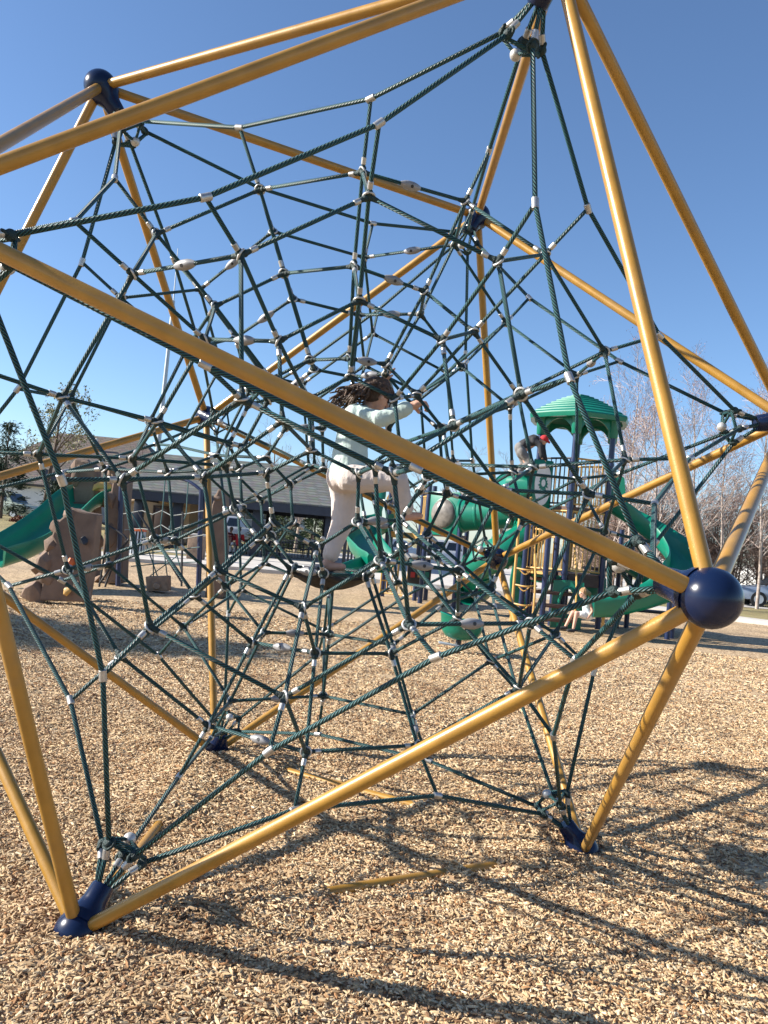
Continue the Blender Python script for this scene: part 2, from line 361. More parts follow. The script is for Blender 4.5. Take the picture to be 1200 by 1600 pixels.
def grass_mat(name, c1, c2, c3):
    m, nt, b = nmat(name); L = nt.links.new; geo = N(nt, 'ShaderNodeNewGeometry')
    n1 = N(nt, 'ShaderNodeTexNoise', i_Scale=0.5, i_Detail=8.0, i_Roughness=0.7); L(geo.outputs['Position'], n1.inputs['Vector'])
    n2 = N(nt, 'ShaderNodeTexNoise', i_Scale=18.0, i_Detail=4.0); L(geo.outputs['Position'], n2.inputs['Vector'])
    rp = N(nt, 'ShaderNodeValToRGB'); L(n1.outputs['Fac'], rp.inputs[0]); cr = rp.color_ramp
    cr.elements[0].position = 0.3; cr.elements[0].color = (*c1, 1); cr.elements[1].position = 0.7; cr.elements[1].color = (*c3, 1); e = cr.elements.new(0.5); e.color = (*c2, 1)
    mx = N(nt, 'ShaderNodeMix', data_type='RGBA', blend_type='OVERLAY'); mx.inputs[0].default_value = 0.6; L(rp.outputs[0], mx.inputs[6]); L(n2.outputs['Color'], mx.inputs[7]); L(mx.outputs[2], b.inputs['Base Color'])
    bp = N(nt, 'ShaderNodeBump', i_Strength=1.0, i_Distance=0.06); L(n2.outputs['Fac'], bp.inputs['Height']); L(bp.outputs[0], b.inputs['Normal']); b.inputs['Roughness'].default_value = 0.95
    return m
M['grass'] = grass_mat('dry_winter_grass', (0.17, 0.14, 0.06), (0.25, 0.205, 0.09), (0.33, 0.27, 0.13))
M['lawn_shade'] = mat('shaded_lawn_bed', (0.075, 0.058, 0.042), 0.95, 0, 0.35, 2.5, bump=0.8, bscale=12)  # brownish lawn bed with the shade on it painted in as dark colour

# chip-bed outline (far edge follows the concrete edging)
FAR = [(-34, 20.5), (-20, 21.8), (-12.5, 22.6), (-4.5, 23.8), (3, 23.9), (8, 22.2), (11.5, 20.0), (16, 15.5), (22, 8)]
def far_y(x):
    for (x0, y0), (x1, y1) in zip(FAR, FAR[1:]):
        if x0 <= x <= x1: return y0 + (y1 - y0) * (x - x0) / (x1 - x0)
    return FAR[0][1] if x < FAR[0][0] else FAR[-1][1]
def grid(name, xs, ys, zf, m, warp=None):
    vs = []; fs = []; nx = len(xs)
    for y in ys:
        for x in xs:
            X, Y_ = (x, y) if warp is None else warp(x, y); vs.append((X, Y_, zf(X, Y_)))
    for j in range(len(ys) - 1):
        for i in range(nx - 1): a = j * nx + i; fs.append((a, a + 1, a + nx + 1, a + nx))
    b = MB(); b.v = vs; b.f = fs; return b.build(name, m, None, 180)
xs = np.concatenate([np.linspace(-34, -6, 40)[:-1], np.linspace(-6, 6, 200)[:-1], np.linspace(6, 22, 30)])
ts = np.concatenate([np.linspace(-9, -3.6, 20)[:-1], np.linspace(-3.6, 4, 150)[:-1], np.linspace(4, 24, 50)])
def warp_m(x, y):
    fy = far_y(x); return (x, y if y < 4 else 4 + (y - 4) / 20 * (fy - 4))
tag(grid('wood_chip_ground', xs, ts, gh, M['mulch'], warp_m), kind='structure')
def lawn_h(x, y):
    h = -0.06
    if y > 27: h += 0.10
    if x < -8 and y > 26: h += min(0.75, max(0, (y - 27) * 0.035)) * min(1, (-8 - x) / 5)
    return h
lx = np.concatenate([np.linspace(-900, -60, 8)[:-1], np.linspace(-60, 60, 70)[:-1], np.linspace(60, 900, 8)])
ly = np.concatenate([np.linspace(-400, -30, 5)[:-1], np.linspace(-30, 90, 70)[:-1], np.linspace(90, 1500, 10)])
tag(grid('lawn', lx, ly, lawn_h, M['grass']), kind='structure')
# concrete path beyond the chips, with a raised edging
vs = []; fs = []; W = [(x, y) for x, y in FAR]
b = MB()
for (x0, y0), (x1, y1) in zip(W, W[1:]):
    d = Vector((x1 - x0, y1 - y0, 0)).normalized(); n = Vector((-d.y, d.x, 0))
    if n.y < 0: n = -n
wid = [2.6, 2.6, 2.6, 8.5, 8.5, 3.0, 2.0, 2.0, 2.0]
def strip(bm_, w0, w1, zt, zb):
    P = []
    for i, (x, y) in enumerate(W):
        a = Vector((W[max(0, i - 1)][0], W[max(0, i - 1)][1], 0)); c = Vector((W[min(len(W) - 1, i + 1)][0], W[min(len(W) - 1, i + 1)][1], 0))
        t = (c - a).normalized(); n = Vector((-t.y, t.x, 0)); o = Vector((x, y, 0))
        q0 = o + n * (w0 if not isinstance(w0, list) else w0[i]); q1 = o + n * (w1 if not isinstance(w1, list) else w1[i])
        P.append((q0, q1))
    vs = []
    for q0, q1 in P:
        for q in (q0, q1):
            vs += [(q.x, q.y, zb), (q.x, q.y, zt)]
    fs = []
    for i in range(len(P) - 1):
        a = i * 4; c = a + 4
        fs += [(a + 1, c + 1, c + 3, a + 3), (a, c, c + 1, a + 1), (a + 2, a + 3, c + 3, c + 2)]
    bm_.add(vs, fs)
b = MB(); strip(b, 0.30, wid, 0.075, -0.1); tag(b.build('concrete_path', M['concrete'], None, 30), kind='structure')
b = MB(); strip(b, 0.0, 0.28, 0.13, -0.1); tag(b.build('concrete_kerb', M['concrete'], None, 30), kind='structure')
b = MB(); b.add([(-42, 29, lawn_h(-42, 29) + 0.02), (-9.6, 29, lawn_h(-9.6, 29) + 0.02), (-10.5, 44, lawn_h(-10.5, 44) + 0.12), (-42, 44, lawn_h(-42, 44) + 0.12)], [(0, 1, 2, 3)])
tag(b.build('shaded_lawn_ground', M['lawn_shade'], None), kind='structure')  # dark sheet standing in for the shaded lawn

# loose wood chips: instanced slabs on a cloud of points (one mass nobody could count)
def chip_mat():
    m, nt, b = nmat('wood_chip'); L = nt.links.new
    oi = N(nt, 'ShaderNodeObjectInfo'); rp = N(nt, 'ShaderNodeValToRGB'); L(oi.outputs['Random'], rp.inputs[0]); cr = rp.color_ramp; cr.interpolation = 'LINEAR'
    cr.elements[0].position = 0; cr.elements[0].color = (0.085, 0.045, 0.025, 1); cr.elements[1].position = 1; cr.elements[1].color = (0.73, 0.578, 0.395, 1)
    for pos, c in ((0.10, (0.22, 0.12, 0.06)), (0.17, (0.33, 0.17, 0.07)), (0.28, (0.39, 0.262, 0.142)), (0.5, (0.50, 0.36, 0.208)), (0.75, (0.605, 0.452, 0.278)), (0.88, (0.43, 0.35, 0.235))): e = cr.elements.new(pos); e.color = (*c, 1)
    geo = N(nt, 'ShaderNodeNewGeometry'); nz = N(nt, 'ShaderNodeTexNoise', i_Scale=140.0, i_Detail=3.0); L(geo.outputs['Position'], nz.inputs['Vector'])
    mr = N(nt, 'ShaderNodeMapRange'); mr.inputs[3].default_value = 0.6; mr.inputs[4].default_value = 1.3; L(nz.outputs['Fac'], mr.inputs[0])
    sc = N(nt, 'ShaderNodeVectorMath', operation='SCALE'); L(rp.outputs[0], sc.inputs[0]); L(mr.outputs[0], sc.inputs['Scale'])
    n2 = N(nt, 'ShaderNodeTexNoise', i_Scale=1.7, i_Detail=6.0, i_Roughness=0.65); L(geo.outputs['Position'], n2.inputs['Vector'])
    m2 = N(nt, 'ShaderNodeMapRange'); m2.inputs[1].default_value = 0.32; m2.inputs[2].default_value = 0.5; L(n2.outputs['Fac'], m2.inputs[0])
    dm = N(nt, 'ShaderNodeMix', data_type='RGBA', blend_type='MULTIPLY'); dm.inputs[0].default_value = 1.0; L(sc.outputs[0], dm.inputs[6])
    tn_ = N(nt, 'ShaderNodeMix', data_type='RGBA'); L(m2.outputs[0], tn_.inputs[0]); tn_.inputs[6].default_value = (0.66, 0.57, 0.49, 1); tn_.inputs[7].default_value = (1.1, 1.09, 1.05, 1); L(tn_.outputs[2], dm.inputs[7])
    L(dm.outputs[2], b.inputs['Base Color']); b.inputs['Roughness'].default_value = 0.8
    return m
M['chip'] = chip_mat()
P = []; R_ = []; S_ = []
def scatter(x0, x1, y0, y1, dens, k, zoff):
    n = int((x1 - x0) * (y1 - y0) * dens); X = RNG.uniform(x0, x1, n); Y_ = RNG.uniform(y0, y1, n)
    for x, y in zip(X, Y_):
        P.append((x, y, gh(x, y) + RNG.uniform(-0.002, zoff)))
    R_.append(np.stack([RNG.normal(0, 0.26, n), RNG.normal(0, 0.26, n), RNG.uniform(0, 6.283, n)], 1))
    ln = np.clip(RNG.lognormal(math.log(0.0165), 0.48, n), 0.005, 0.06) * k
    S_.append(np.stack([ln, np.clip(ln * RNG.uniform(0.2, 0.46, n), 0.0035, 0.011 * k), RNG.uniform(0.0025, 0.006, n) * k], 1))
scatter(-1.9, 2.3, -2.6, 0.0, 7600, 1.0, 0.012)
scatter(-3.0, 3.6, 0.0, 2.4, 5000, 1.1, 0.011)
scatter(-4.4, 5.2, 2.4, 5.4, 2400, 1.3, 0.011)
scatter(-6.5, 8.0, 5.4, 10.5, 650, 1.75, 0.012)
scatter(-3.4, -1.9, -2.6, 0.0, 700, 1.3, 0.014); scatter(2.3, 3.8, -2.6, 0.0, 700, 1.3, 0.014)
me = bpy.data.meshes.new('wood_chips'); me.from_pydata(P, [], [])
for nm, arr in (('rot', np.concatenate(R_)), ('scl', np.concatenate(S_))):
    at_ = me.attributes.new(nm, 'FLOAT_VECTOR', 'POINT'); at_.data.foreach_set('vector', arr.astype(np.float32).ravel())
chips = bpy.data.objects.new('wood_chips', me); COL.objects.link(chips); me.materials.append(M['chip'])
ng = bpy.data.node_groups.new('chip_scatter', 'GeometryNodeTree')
ng.interface.new_socket('Geometry', in_out='INPUT', socket_type='NodeSocketGeometry'); ng.interface.new_socket('Geometry', in_out='OUTPUT', socket_type='NodeSocketGeometry')
gi = ng.nodes.new('NodeGroupInput'); go = ng.nodes.new('NodeGroupOutput'); ip = ng.nodes.new('GeometryNodeInstanceOnPoints')
cy = ng.nodes.new('GeometryNodeMeshCone'); cy.inputs['Vertices'].default_value = 5; cy.inputs['Radius Top'].default_value = 0.42; cy.inputs['Radius Bottom'].default_value = 0.6; cy.inputs['Depth'].default_value = 1.0
sm_ = ng.nodes.new('GeometryNodeSetMaterial'); sm_.inputs['Material'].default_value = M['chip']
def named(n):
    a = ng.nodes.new('GeometryNodeInputNamedAttribute'); a.data_type = 'FLOAT_VECTOR'; a.inputs['Name'].default_value = n; return a.outputs['Attribute']
e2r = ng.nodes.new('FunctionNodeEulerToRotation')
ng.links.new(gi.outputs[0], ip.inputs['Points']); ng.links.new(cy.outputs['Mesh'], sm_.inputs['Geometry']); ng.links.new(sm_.outputs[0], ip.inputs['Instance'])
ng.links.new(named('rot'), e2r.inputs[0]); ng.links.new(e2r.outputs[0], ip.inputs['Rotation']); ng.links.new(named('scl'), ip.inputs['Scale']); ng.links.new(ip.outputs[0], go.inputs[0])
md = chips.modifiers.new('scatter', 'NODES'); md.node_group = ng
tag(chips, 'loose tan and brown wood chips covering the playground floor', 'wood chips', kind='stuff')

# ------------------------------------------------------------------ climbing net: frame
NETP = thing('climbing_net', (0, 0, 0.0), 'tall mustard tube climbing frame with navy ball joints and dark green rope web', 'climbing net')
for a, b_ in EDGES:
    p, q = V[a], V[b_]; d = (q - p).normalized()
    part('frame_tube', M['tube'], NETP, lambda m: m.tube([p + d * 0.06, q - d * 0.06], TUBE, 20))
STUB_T, RING_T, RING_R = 0.073, 0.125, 0.036 * E
def toc(v, t): return V[v] + (CEN - V[v]) * t
for v in V:
    bo = part('node_ball', M['ball'], NETP, lambda m: m.sphere(V[v], BALL, 40, 24), 180)
    dd = (CEN - V[v]).normalized(); L_ = (CEN - V[v]).length
    def stub(m):
        prof = [(0.045, 0.083), (0.07, 0.074), (0.095, 0.058), (0.12, 0.05), (STUB_T * L_ - 0.008, 0.046), (STUB_T * L_, 0.040)]
        m.tube([V[v] + dd * h for h, r in prof], [r for h, r in prof], 24)
    part('rope_socket', M['ball'], bo, stub)
def anchor(v, a):
    c = toc(v, RING_T); dd = (CEN - V[v]).normalized(); e = (V[a] - V[v]); e = (e - dd * e.dot(dd)).normalized(); return c + e * RING_R
LS = {1: (0.83, 0.32), 2: (0.70, 0.33), 3: (0.49, 0.33), 4: (0.28, 0.33)}
def knot(v, a, L):
    s, t = LS[L]; q = CEN + ((V[v] * (1 - t) + V[a] * t) - CEN) * s
    h = (hash((v, a, L)) if False else (sum(ord(c) for c in v + a) * 31 + L * 17)) % 97 / 97.0
    j = Vector((math.sin(h * 40), math.cos(h * 57), math.sin(h * 91))) * 0.016 * (1 if L > 1 else 0.6)
    return q + j + Vector((0, 0, -0.006 * L))
RR = 0.0092
def rope(name, path, parent=NETP, r=RR):
    return part(name, M['rope'], parent, lambda m: m.tube(path, r, 10, True, True), 180)
CAMD = lambda p: (p - CAM).length
ferr = []
def ferrule(p, d, ln=0.046, r=0.0165): ferr.append((p, d.normalized(), ln, r))
for a, b_ in EDGES:
    A, T1, T2, B = anchor(a, b_), knot(a, b_, 1), knot(b_, a, 1), anchor(b_, a)
    rope('edge_rope', [A, T1, T2, B], r=0.0104)
    for T, Q in ((T1, A), (T2, B)): ferrule(T, (Q - T), 0.047, 0.0155)
for v in V:
    c = toc(v, RING_T); sd = toc(v, STUB_T - 0.004)
    nb = NB[v]; dd = (CEN - V[v]).normalized(); u, w = frame_of(dd)
    nb = sorted(nb, key=lambda a: math.atan2((V[a] - V[v]).dot(w), (V[a] - V[v]).dot(u)))
    for a in nb:
        A = anchor(v, a); off = (A - c) * 0.30
        rope('anchor_rope', [sd + off, A], r=0.0095)
        ferrule(A - (A - sd - off).normalized() * 0.04, A - sd, 0.04, 0.0145)
        part('anchor_knot', M['knot'], NETP, lambda m: (m.sphere(A, 0.021, 10, 7), m.tube([A + (frame_of(A - c)[0] * math.cos(t) + dd * math.sin(t)) * 0.024 for t in np.linspace(0, 6.283, 13)[:-1]], 0.007, 6, closed=True)), 60)
    rp = [anchor(v, a) + dd * 0.018 for a in nb]
    part('anchor_ring', M['rope'], NETP, lambda m: m.tube(rp, 0.009, 10, uv=True, closed=True), 180)
    cb = c + dd * 0.055
    bb = part('anchor_ball', M['ring'], NETP, lambda m: m.sphere(cb, 0.026, 14, 9), 180)
    part('anchor_cross_rope', M['rope'], bb, lambda m: (m.tube([rp[0], cb, rp[2]], 0.0085, 8, uv=True), m.tube([rp[1], cb, rp[3]], 0.0085, 8, uv=True)), 180)
    # rings, links
CLAMP = {'T01': ('T12', 'T20'), 'T20': ('T01', 'T12'), 'U1': ('T01', 'T12'), 'L01': ('B0', 'B1'), 'B1': ('B0', 'B2'), 'B2': ('B0', 'B1'), 'L20': ('B0', 'B2'),
         'T12': ('T20', 'U2'), 'U2': ('T12', 'T20'), 'U0': ('T01', 'T20'), 'B0': ('B1', 'B2'), 'L12': ('B1', 'B2')}
for v in V:
    dd = (CEN - V[v]).normalized(); u, w = frame_of(dd)
    nb = sorted(NB[v], key=lambda a: math.atan2((V[a] - V[v]).dot(w), (V[a] - V[v]).dot(u)))
    for L in (2, 3, 4):
        K = [knot(v, a, L) for a in nb]
        rr_ = part('ring_rope', M['rope'], NETP, lambda m: [m.tube([K[i], K[(i + 1) % 5]], RR, 10, True, True) for i in range(5)], 180)
        x, y = CLAMP[v]; p, q = knot(v, x, L), knot(v, y, L); d = (q - p).normalized(); c = (p + q) / 2 + (q - p) * random.uniform(-0.06, 0.06)
        def cl(m):
            prof = [(-0.056, 0.010), (-0.05, 0.0125), (-0.032, 0.019), (-0.014, 0.0225), (0.014, 0.0225), (0.032, 0.019), (0.05, 0.0125), (0.056, 0.010)]
            m.tube([c + d * h for h, r in prof], [r for h, r in prof], 14)
        ko = part('rope_clamp', M['clamp'], NETP, cl, 60)
        tc_ = (CAM - c); tc_ = (tc_ - d * tc_.dot(d)).normalized()
        part('clamp_bolt', M['dark'], ko, lambda m: (m.tube([c + tc_ * 0.019, c + tc_ * 0.0238], 0.008, 10), m.tube([c - tc_ * 0.019, c - tc_ * 0.0238], 0.008, 10)))
    for a in NB[v]:
        rope('radial_rope', [knot(v, a, L) for L in (1, 2, 3, 4)])
for a, b_ in EDGES:
    for L in (2, 3, 4): rope('link_rope', [knot(a, b_, L), knot(b_, a, L)])
for v in V:
    for a in NB[v]:
        for L in (2, 3, 4):
            k = knot(v, a, L); out = (knot(v, a, L - 1) - k).normalized(); lk = (knot(a, v, L) - k).normalized()
            oth = [x for x in NB[v] if x in NB[a]]; s0 = (knot(v, oth[0], L) - k).normalized(); s1 = (knot(v, oth[1], L) - k).normalized()
            u, w = frame_of(lk + s0)
            def jm(m):
                m.sphere(k, (0.018, 0.018, 0.018), 10, 7)
                m.sphere(k + lk * 0.018, 0.016, 8, 6); m.sphere(k + out * 0.018, 0.016, 8, 6); m.sphere(k + s1 * 0.016, 0.015, 8, 6)
                for q in (lk, s0, s1): m.tube([k + q * 0.008, k + q * 0.042], [0.0145, 0.0108], 8)
            jo = part('rope_joint', M['knot'], NETP, jm, 60)
            part('ring', M['ring'], jo, lambda m: m.tube([k + (u * math.cos(t) + w * math.sin(t)) * 0.024 for t in np.linspace(0, 6.283, 15)[:-1]], 0.0058, 6, closed=True), 180)
            ferrule(k + out * 0.05, out, 0.034, 0.0125)
            h = (ord(v[1]) + ord(a[1]) + L) % 3
            ferrule(k + (lk, s0, s1)[h] * 0.06, (lk, s0, s1)[h], 0.032, 0.0122)
ferr.sort(key=lambda f: CAMD(f[0]))
bulk = MB()
def ferm(m, p, d, ln, r):
    prof = [(-0.5, r * 0.8), (-0.44, r), (0.44, r), (0.5, r * 0.8)]
    m.tube([p + d * (h * ln) for h, _ in prof], [q for _, q in prof], 14)
for i, (p, d, ln, r) in enumerate(ferr):
    if i < 280: part('ferrule', M['ferrule'], NETP, lambda m: ferm(m, p, d, ln, r))
    else: ferm(bulk, p, d, ln, r)
tag(bulk.build('ferrule', M['ferrule'], NETP), kind='stuff')
# dark rubber mat slung in the bottom of the core
hx = [knot(a, b_, 4) for a in ('B0', 'B1', 'B2') for b_ in ('B0', 'B1', 'B2') if a != b_]
cc = sum(hx, Vector()) / 6; hx.sort(key=lambda p: math.atan2(p.y - cc.y, p.x - cc.x))
def matm(m):
    rings_ = [0.1, 0.35, 0.6, 0.8, 0.97]; vs = []; fs = []
    for zt in (0, -0.014):
        for s in rings_:
            for i in range(6):
                for f in (0, 0.5):
                    p = cc + ((hx[i] * (1 - f) + hx[(i + 1) % 6] * f) - cc) * s; p.z -= 0.07 * (1 - s * s) - zt + (0.02 if f else 0); vs.append(p)
    n = len(rings_)
    for k in (0, 1):
        o = k * n * 12
        for j in range(n - 1):
            for i in range(12):
                q = (o + j * 12 + i, o + j * 12 + (i + 1) % 12, o + j * 12 + 12 + (i + 1) % 12, o + j * 12 + 12 + i); fs.append(q if k else tuple(reversed(q)))
        fs.append(tuple(o + i for i in range(12)))
    o = (n - 1) * 12
    for i in range(12): fs.append((o + i, o + (i + 1) % 12, n * 12 + o + (i + 1) % 12, n * 12 + o + i))
    m.add(vs, fs)
part('foot_mat', M['rubber'], NETP, matm, 60)

# ------------------------------------------------------------------ generic background builders
def chute(b, path, w=0.46, h=0.26, t=0.03, side=None, flare=0.06):
    """open slide: a U section swept along a path, level across"""
    path = [Vector(p) for p in path]; k = len(path)
    sec = [(-w / 2 - flare, h), (-w / 2 - flare * 0.4, h * 0.6), (-w / 2, h * 0.18), (-w / 2 + 0.07, 0.0), (w / 2 - 0.07, 0.0), (w / 2, h * 0.18), (w / 2 + flare * 0.4, h * 0.6), (w / 2 + flare, h),
           (w / 2 + flare + t, h + 0.012), (w / 2 + flare + t * 1.3, h * 0.85), (w / 2 + t, h * 0.12), (w / 2 - 0.05, -t), (-w / 2 + 0.05, -t), (-w / 2 - t, h * 0.12), (-w / 2 - flare - t * 1.3, h * 0.85), (-w / 2 - flare - t, h + 0.012)]
    n = len(sec); vs = []
    for i in range(k):
        d = path[min(k - 1, i + 1)] - path[max(0, i - 1)]; d.normalize(); x = d.cross(Vector((0, 0, 1))).normalized(); y = x.cross(d).normalized()
        vs += [path[i] + x * a + y * c for a, c in sec]
    fs = [(i * n + j, i * n + (j + 1) % n, (i + 1) * n + (j + 1) % n, (i + 1) * n + j) for i in range(k - 1) for j in range(n)]
    for o in (0, (k - 1) * n): fs += [(o + j, o + j + 1, o + n - 2 - j, o + n - 1 - j) for j in range(n // 2 - 1)]
    b.add(vs, fs)
def slab(b, pts, Y, th): b.prism([at(x, y, Y) for x, y in pts], (0, th, 0))
def boulder(b, c, r, seed, n=22):
    rg = random.Random(seed); bm = bmesh.new()
    for _ in range(n):
        d = Vector((rg.gauss(0, 1), rg.gauss(0, 1), rg.gauss(0, 1))).normalized()
        bm.verts.new(Vector(c) + Vector((d.x * r[0], d.y * r[1], d.z * r[2])) * rg.uniform(0.85, 1.05))
    bmesh.ops.convex_hull(bm, input=list(bm.verts)); bm.verts.ensure_lookup_table()
    loose = [v for v in bm.verts if not v.link_faces]; bmesh.ops.delete(bm, geom=loose, context='VERTS'); bm.verts.index_update()
    b.add([v.co[:] for v in bm.verts], [tuple(v.index for v in f.verts) for f in bm.faces]); bm.free()

# ------------------------------------------------------------------ rock climber with slide, far left of the chip bed
g0 = gr(190, 905)
RC = thing('rock_climber', (g0.x, g0.y, 0), 'tan cast rock climbing wall with green slide, navy posts and arched net', 'play equipment')
rockA = part('rock_panel', M['rock'], RC, lambda m: slab(m, [(60, 938), (100, 940), (132, 941), (139, 900), (146, 850), (151, 803), (127, 799), (113, 793), (100, 806), (88, 816), (80, 838), (86, 850), (74, 860), (70, 890)], 9.1, 0.34), 20, 0.03)
for i, (x, y, rx, rz, dy) in enumerate(((56, 927, 0.23, 0.23, 0.12), (74, 903, 0.24, 0.18, 0.17), (73, 878, 0.17, 0.25, 0.12), (82, 851, 0.16, 0.17, 0.17), (95, 824, 0.2, 0.2, 0.17), (112, 806, 0.16, 0.17, 0.17), (35, 893, 0.17, 0.13, 0.9), (47, 885, 0.16, 0.15, 1.0))):
    part('rock_lump', M['rock'], RC, lambda m: boulder(m, at(x - 5, y, 9.1) + Vector((0, dy, 0)), (rx, 0.26, rz), 40 + i), 20, 0.008)
for x, y, mm in ((131, 845, 'dark'), (110, 879, 'orange'), (105, 924, 'tan_metal'), (120, 915, 'rock')):
    part('climbing_hold', M[mm], RC, lambda m: boulder(m, at(x, y, 9.03), (0.075, 0.06, 0.085), int(x)), 30)
part('side_post', M['navy_post'], RC, lambda m: m.bar(at(147, 802, 9.25), at(136, 938, 9.25), 0.07, 0.09))
part('foot_stake', M['bark'], RC, lambda m: m.bar(at(62, 935, 9.2), at(62, 950, 9.2), 0.05, 0.07))
# tall rear rocks either side of the slide head
rearL = [(116, 800), (114, 770), (113, 745), (118, 730), (128, 718), (140, 722), (148, 733), (146, 760), (148, 800), (147, 905), (112, 905)]
part('rock_panel', M['rock'], RC, lambda m: slab(m, rearL, 13.9, 0.5), 20, 0.04)
rearR = [(163, 912), (160, 860), (164, 815), (164, 790), (172, 772), (176, 750), (170, 735), (184, 726), (196, 736), (198, 755), (194, 800), (190, 912)]
part('rock_panel', M['rock'], RC, lambda m: slab(m, rearR, 13.6, 0.5), 20, 0.04)
for i, (x, y, Y, r) in enumerate(((105, 755, 14.3, (0.16, 0.3, 0.26)), (102, 775, 14.2, (0.15, 0.25, 0.3)), (130, 728, 14.1, (0.3, 0.3, 0.2)), (120, 745, 14.0, (0.14, 0.25, 0.28)), (84, 800, 14.5, (0.13, 0.2, 0.22)), (180, 735, 13.8, (0.24, 0.3, 0.18)), (172, 782, 13.7, (0.2, 0.25, 0.25)), (178, 835, 13.7, (0.22, 0.25, 0.4)), (155, 848, 14.2, (0.12, 0.2, 0.2)), (155, 905, 13.9, (0.13, 0.2, 0.12)))):
    part('rock_lump', M['rock'], RC, lambda m: boulder(m, at(x, y, Y), r, 80 + i), 25, 0.015)
part('roof_arch', M['tan_metal'], RC, lambda m: slab(m, [(143, 768), (146, 757), (155, 752), (168, 752), (174, 758), (174, 766), (165, 763), (152, 763)], 13.9, 0.6), 30, 0.02)
part('platform', M['deck'], RC, lambda m: m.box((at(155, 790, 14.3)), (0.8, 1.0, 0.06)))
pA = arc([at(152, 783, 14.2), at(128, 792, 13.6), at(95, 822, 12.9), at(60, 848, 12.2), at(25, 868, 11.6), at(-15, 882, 11.1)], 8)
part('slide_chute', M['green_pl'], RC, lambda m: chute(m, pA, 0.72, 0.36, 0.035, flare=0.1), 50)
for x, y0, y1, Y in ((190, 748, 912, 13.55), (315, 765, 932, 12.7)):
    part('post', M['navy_post'], RC, lambda m: m.tube([at(x, y0, Y), (at(x - 5, y1, Y).x, Y, -0.05)], 0.055, 16))
part('arch_tube', M['navy_post'], RC, lambda m: m.tube(arc([at(193, 775, 13.55), at(198, 755, 13.5), at(222, 749, 13.3), at(258, 746, 13.1), at(292, 751, 12.85), at(318, 772, 12.7), at(319, 795, 12.7)], 7), 0.035, 12))
# hanging net under the arch
A_ = lambda x, y: at(x, y, 13.1 - (x - 190) * 0.004)
for pts in ([(193, 803), (222, 798), (238, 804), (253, 798), (268, 806), (290, 803), (318, 798)], [(195, 828), (220, 826), (237, 828), (252, 820), (266, 829), (285, 823), (318, 814)], [(195, 846), (225, 842), (252, 836), (285, 842), (318, 836)]):
    part('net_rope', M['grey_rope'], RC, lambda m: m.tube([A_(*p) for p in pts], 0.012, 6))
for pts in ([(258, 749), (254, 798), (251, 820), (262, 905)], [(294, 753), (291, 803), (283, 823), (275, 870), (228, 905)], [(232, 804), (238, 828), (240, 905)], [(205, 800), (220, 826), (232, 860), (250, 912)], [(268, 806), (266, 829), (288, 910)], [(200, 870), (262, 860), (312, 855)], [(205, 885), (255, 880), (310, 878)]):
    part('net_rope', M['rope'], RC, lambda m: m.tube([A_(*p) for p in pts], 0.013, 6))
for pts in ([(142, 812), (168, 818), (205, 842), (192, 862), (175, 905), (166, 925), (140, 928)], [(178, 820), (160, 930)], [(208, 842), (190, 870), (162, 912)], [(291, 800), (289, 915)], [(222, 800), (290, 910)]):
    part('climbing_loop', M['dark'], RC, lambda m: m.tube(arc([A_(*p) + Vector((0, -0.3, 0)) for p in pts], 5), 0.022, 8))
lg = part('carved_log', M['log'], RC, lambda m: slab(m, [(227, 901), (262, 900), (262, 924), (229, 924)], 12.7, 0.3), 25, 0.02)
part('log_knot', M['log'], lg, lambda m: m.tube([at(245, 916, 12.72), at(245, 916, 12.62)], [0.085, 0.06], 12), 40, 0.0)
part('log_stake', M['dark'], RC, lambda m: m.bar(at(240, 922, 12.85), at(240, 932, 12.85), 0.05, 0.05))
rockC = [(320, 935), (322, 880), (326, 830), (331, 790), (336, 775), (341, 763), (350, 768), (352, 790), (347, 812), (351, 850), (349, 880), (351, 910), (349, 935)]
part('rock_panel', M['rock'], RC, lambda m: slab(m, rockC, 12.75, 0.55), 20, 0.035)
for i, (x, y, r) in enumerate(((343, 776, (0.13, 0.22, 0.2)), (347, 800, (0.1, 0.2, 0.2)), (346, 860, (0.12, 0.2, 0.35)), (349, 920, (0.12, 0.2, 0.15)))):
    part('rock_lump', M['rock'], RC, lambda m: boulder(m, at(x, y, 12.9), r, 130 + i), 25, 0.012)

# ------------------------------------------------------------------ main play structure
TX, TY = 4.55, 14.0
PS = thing('play_structure', (TX, TY, 0), 'large playground tower with green hexagon roof, navy posts, tan railings and green slides', 'play structure')
HP = [Vector((TX + 0.9 * math.cos(rad(15 + 60 * k)), TY + 0.9 * math.sin(rad(15 + 60 * k)), 0)) for k in range(6)]
ZE, ZA, ZD, ZM = 4.62, 5.22, 2.62, 1.18
def roof(m):
    n = 9; ringsN = []
    for i in range(n + 1):
        t = i / n; r = 0.10 + (1.2 - 0.10) * t; z = ZA - (ZA - ZE - 0.06) * (t ** 1.35)
        for k in (0, 1):
            rr = r if k == 0 else r + 0.012; zz = z if k == 0 else z - 0.028
            ringsN.append((rr, zz))
    ringsN += [(1.21, ZE + 0.02), (1.18, ZE - 0.06), (1.08, ZE - 0.06), (1.0, ZE + 0.02), (0.5, ZA - 0.22), (0.05, ZA - 0.1)]
    vs = []; fs = []
    for rr, zz in ringsN:
        for k in range(12):
            a = rad(15 + 30 * k); q = rr * (1 if k % 2 == 0 else 0.905); vs.append((TX + q * math.cos(a), TY + q * math.sin(a), zz))
    K = len(ringsN)
    for i in range(K - 1):
        for j in range(12): fs.append((i * 12 + j, i * 12 + (j + 1) % 12, i * 12 + 12 + (j + 1) % 12, i * 12 + 12 + j))
    fs += [tuple(range(12)), tuple((K - 1) * 12 + j for j in range(12))]
    m.add(vs, fs)
ro = part('roof', M['green_pl'], PS, roof, 25)
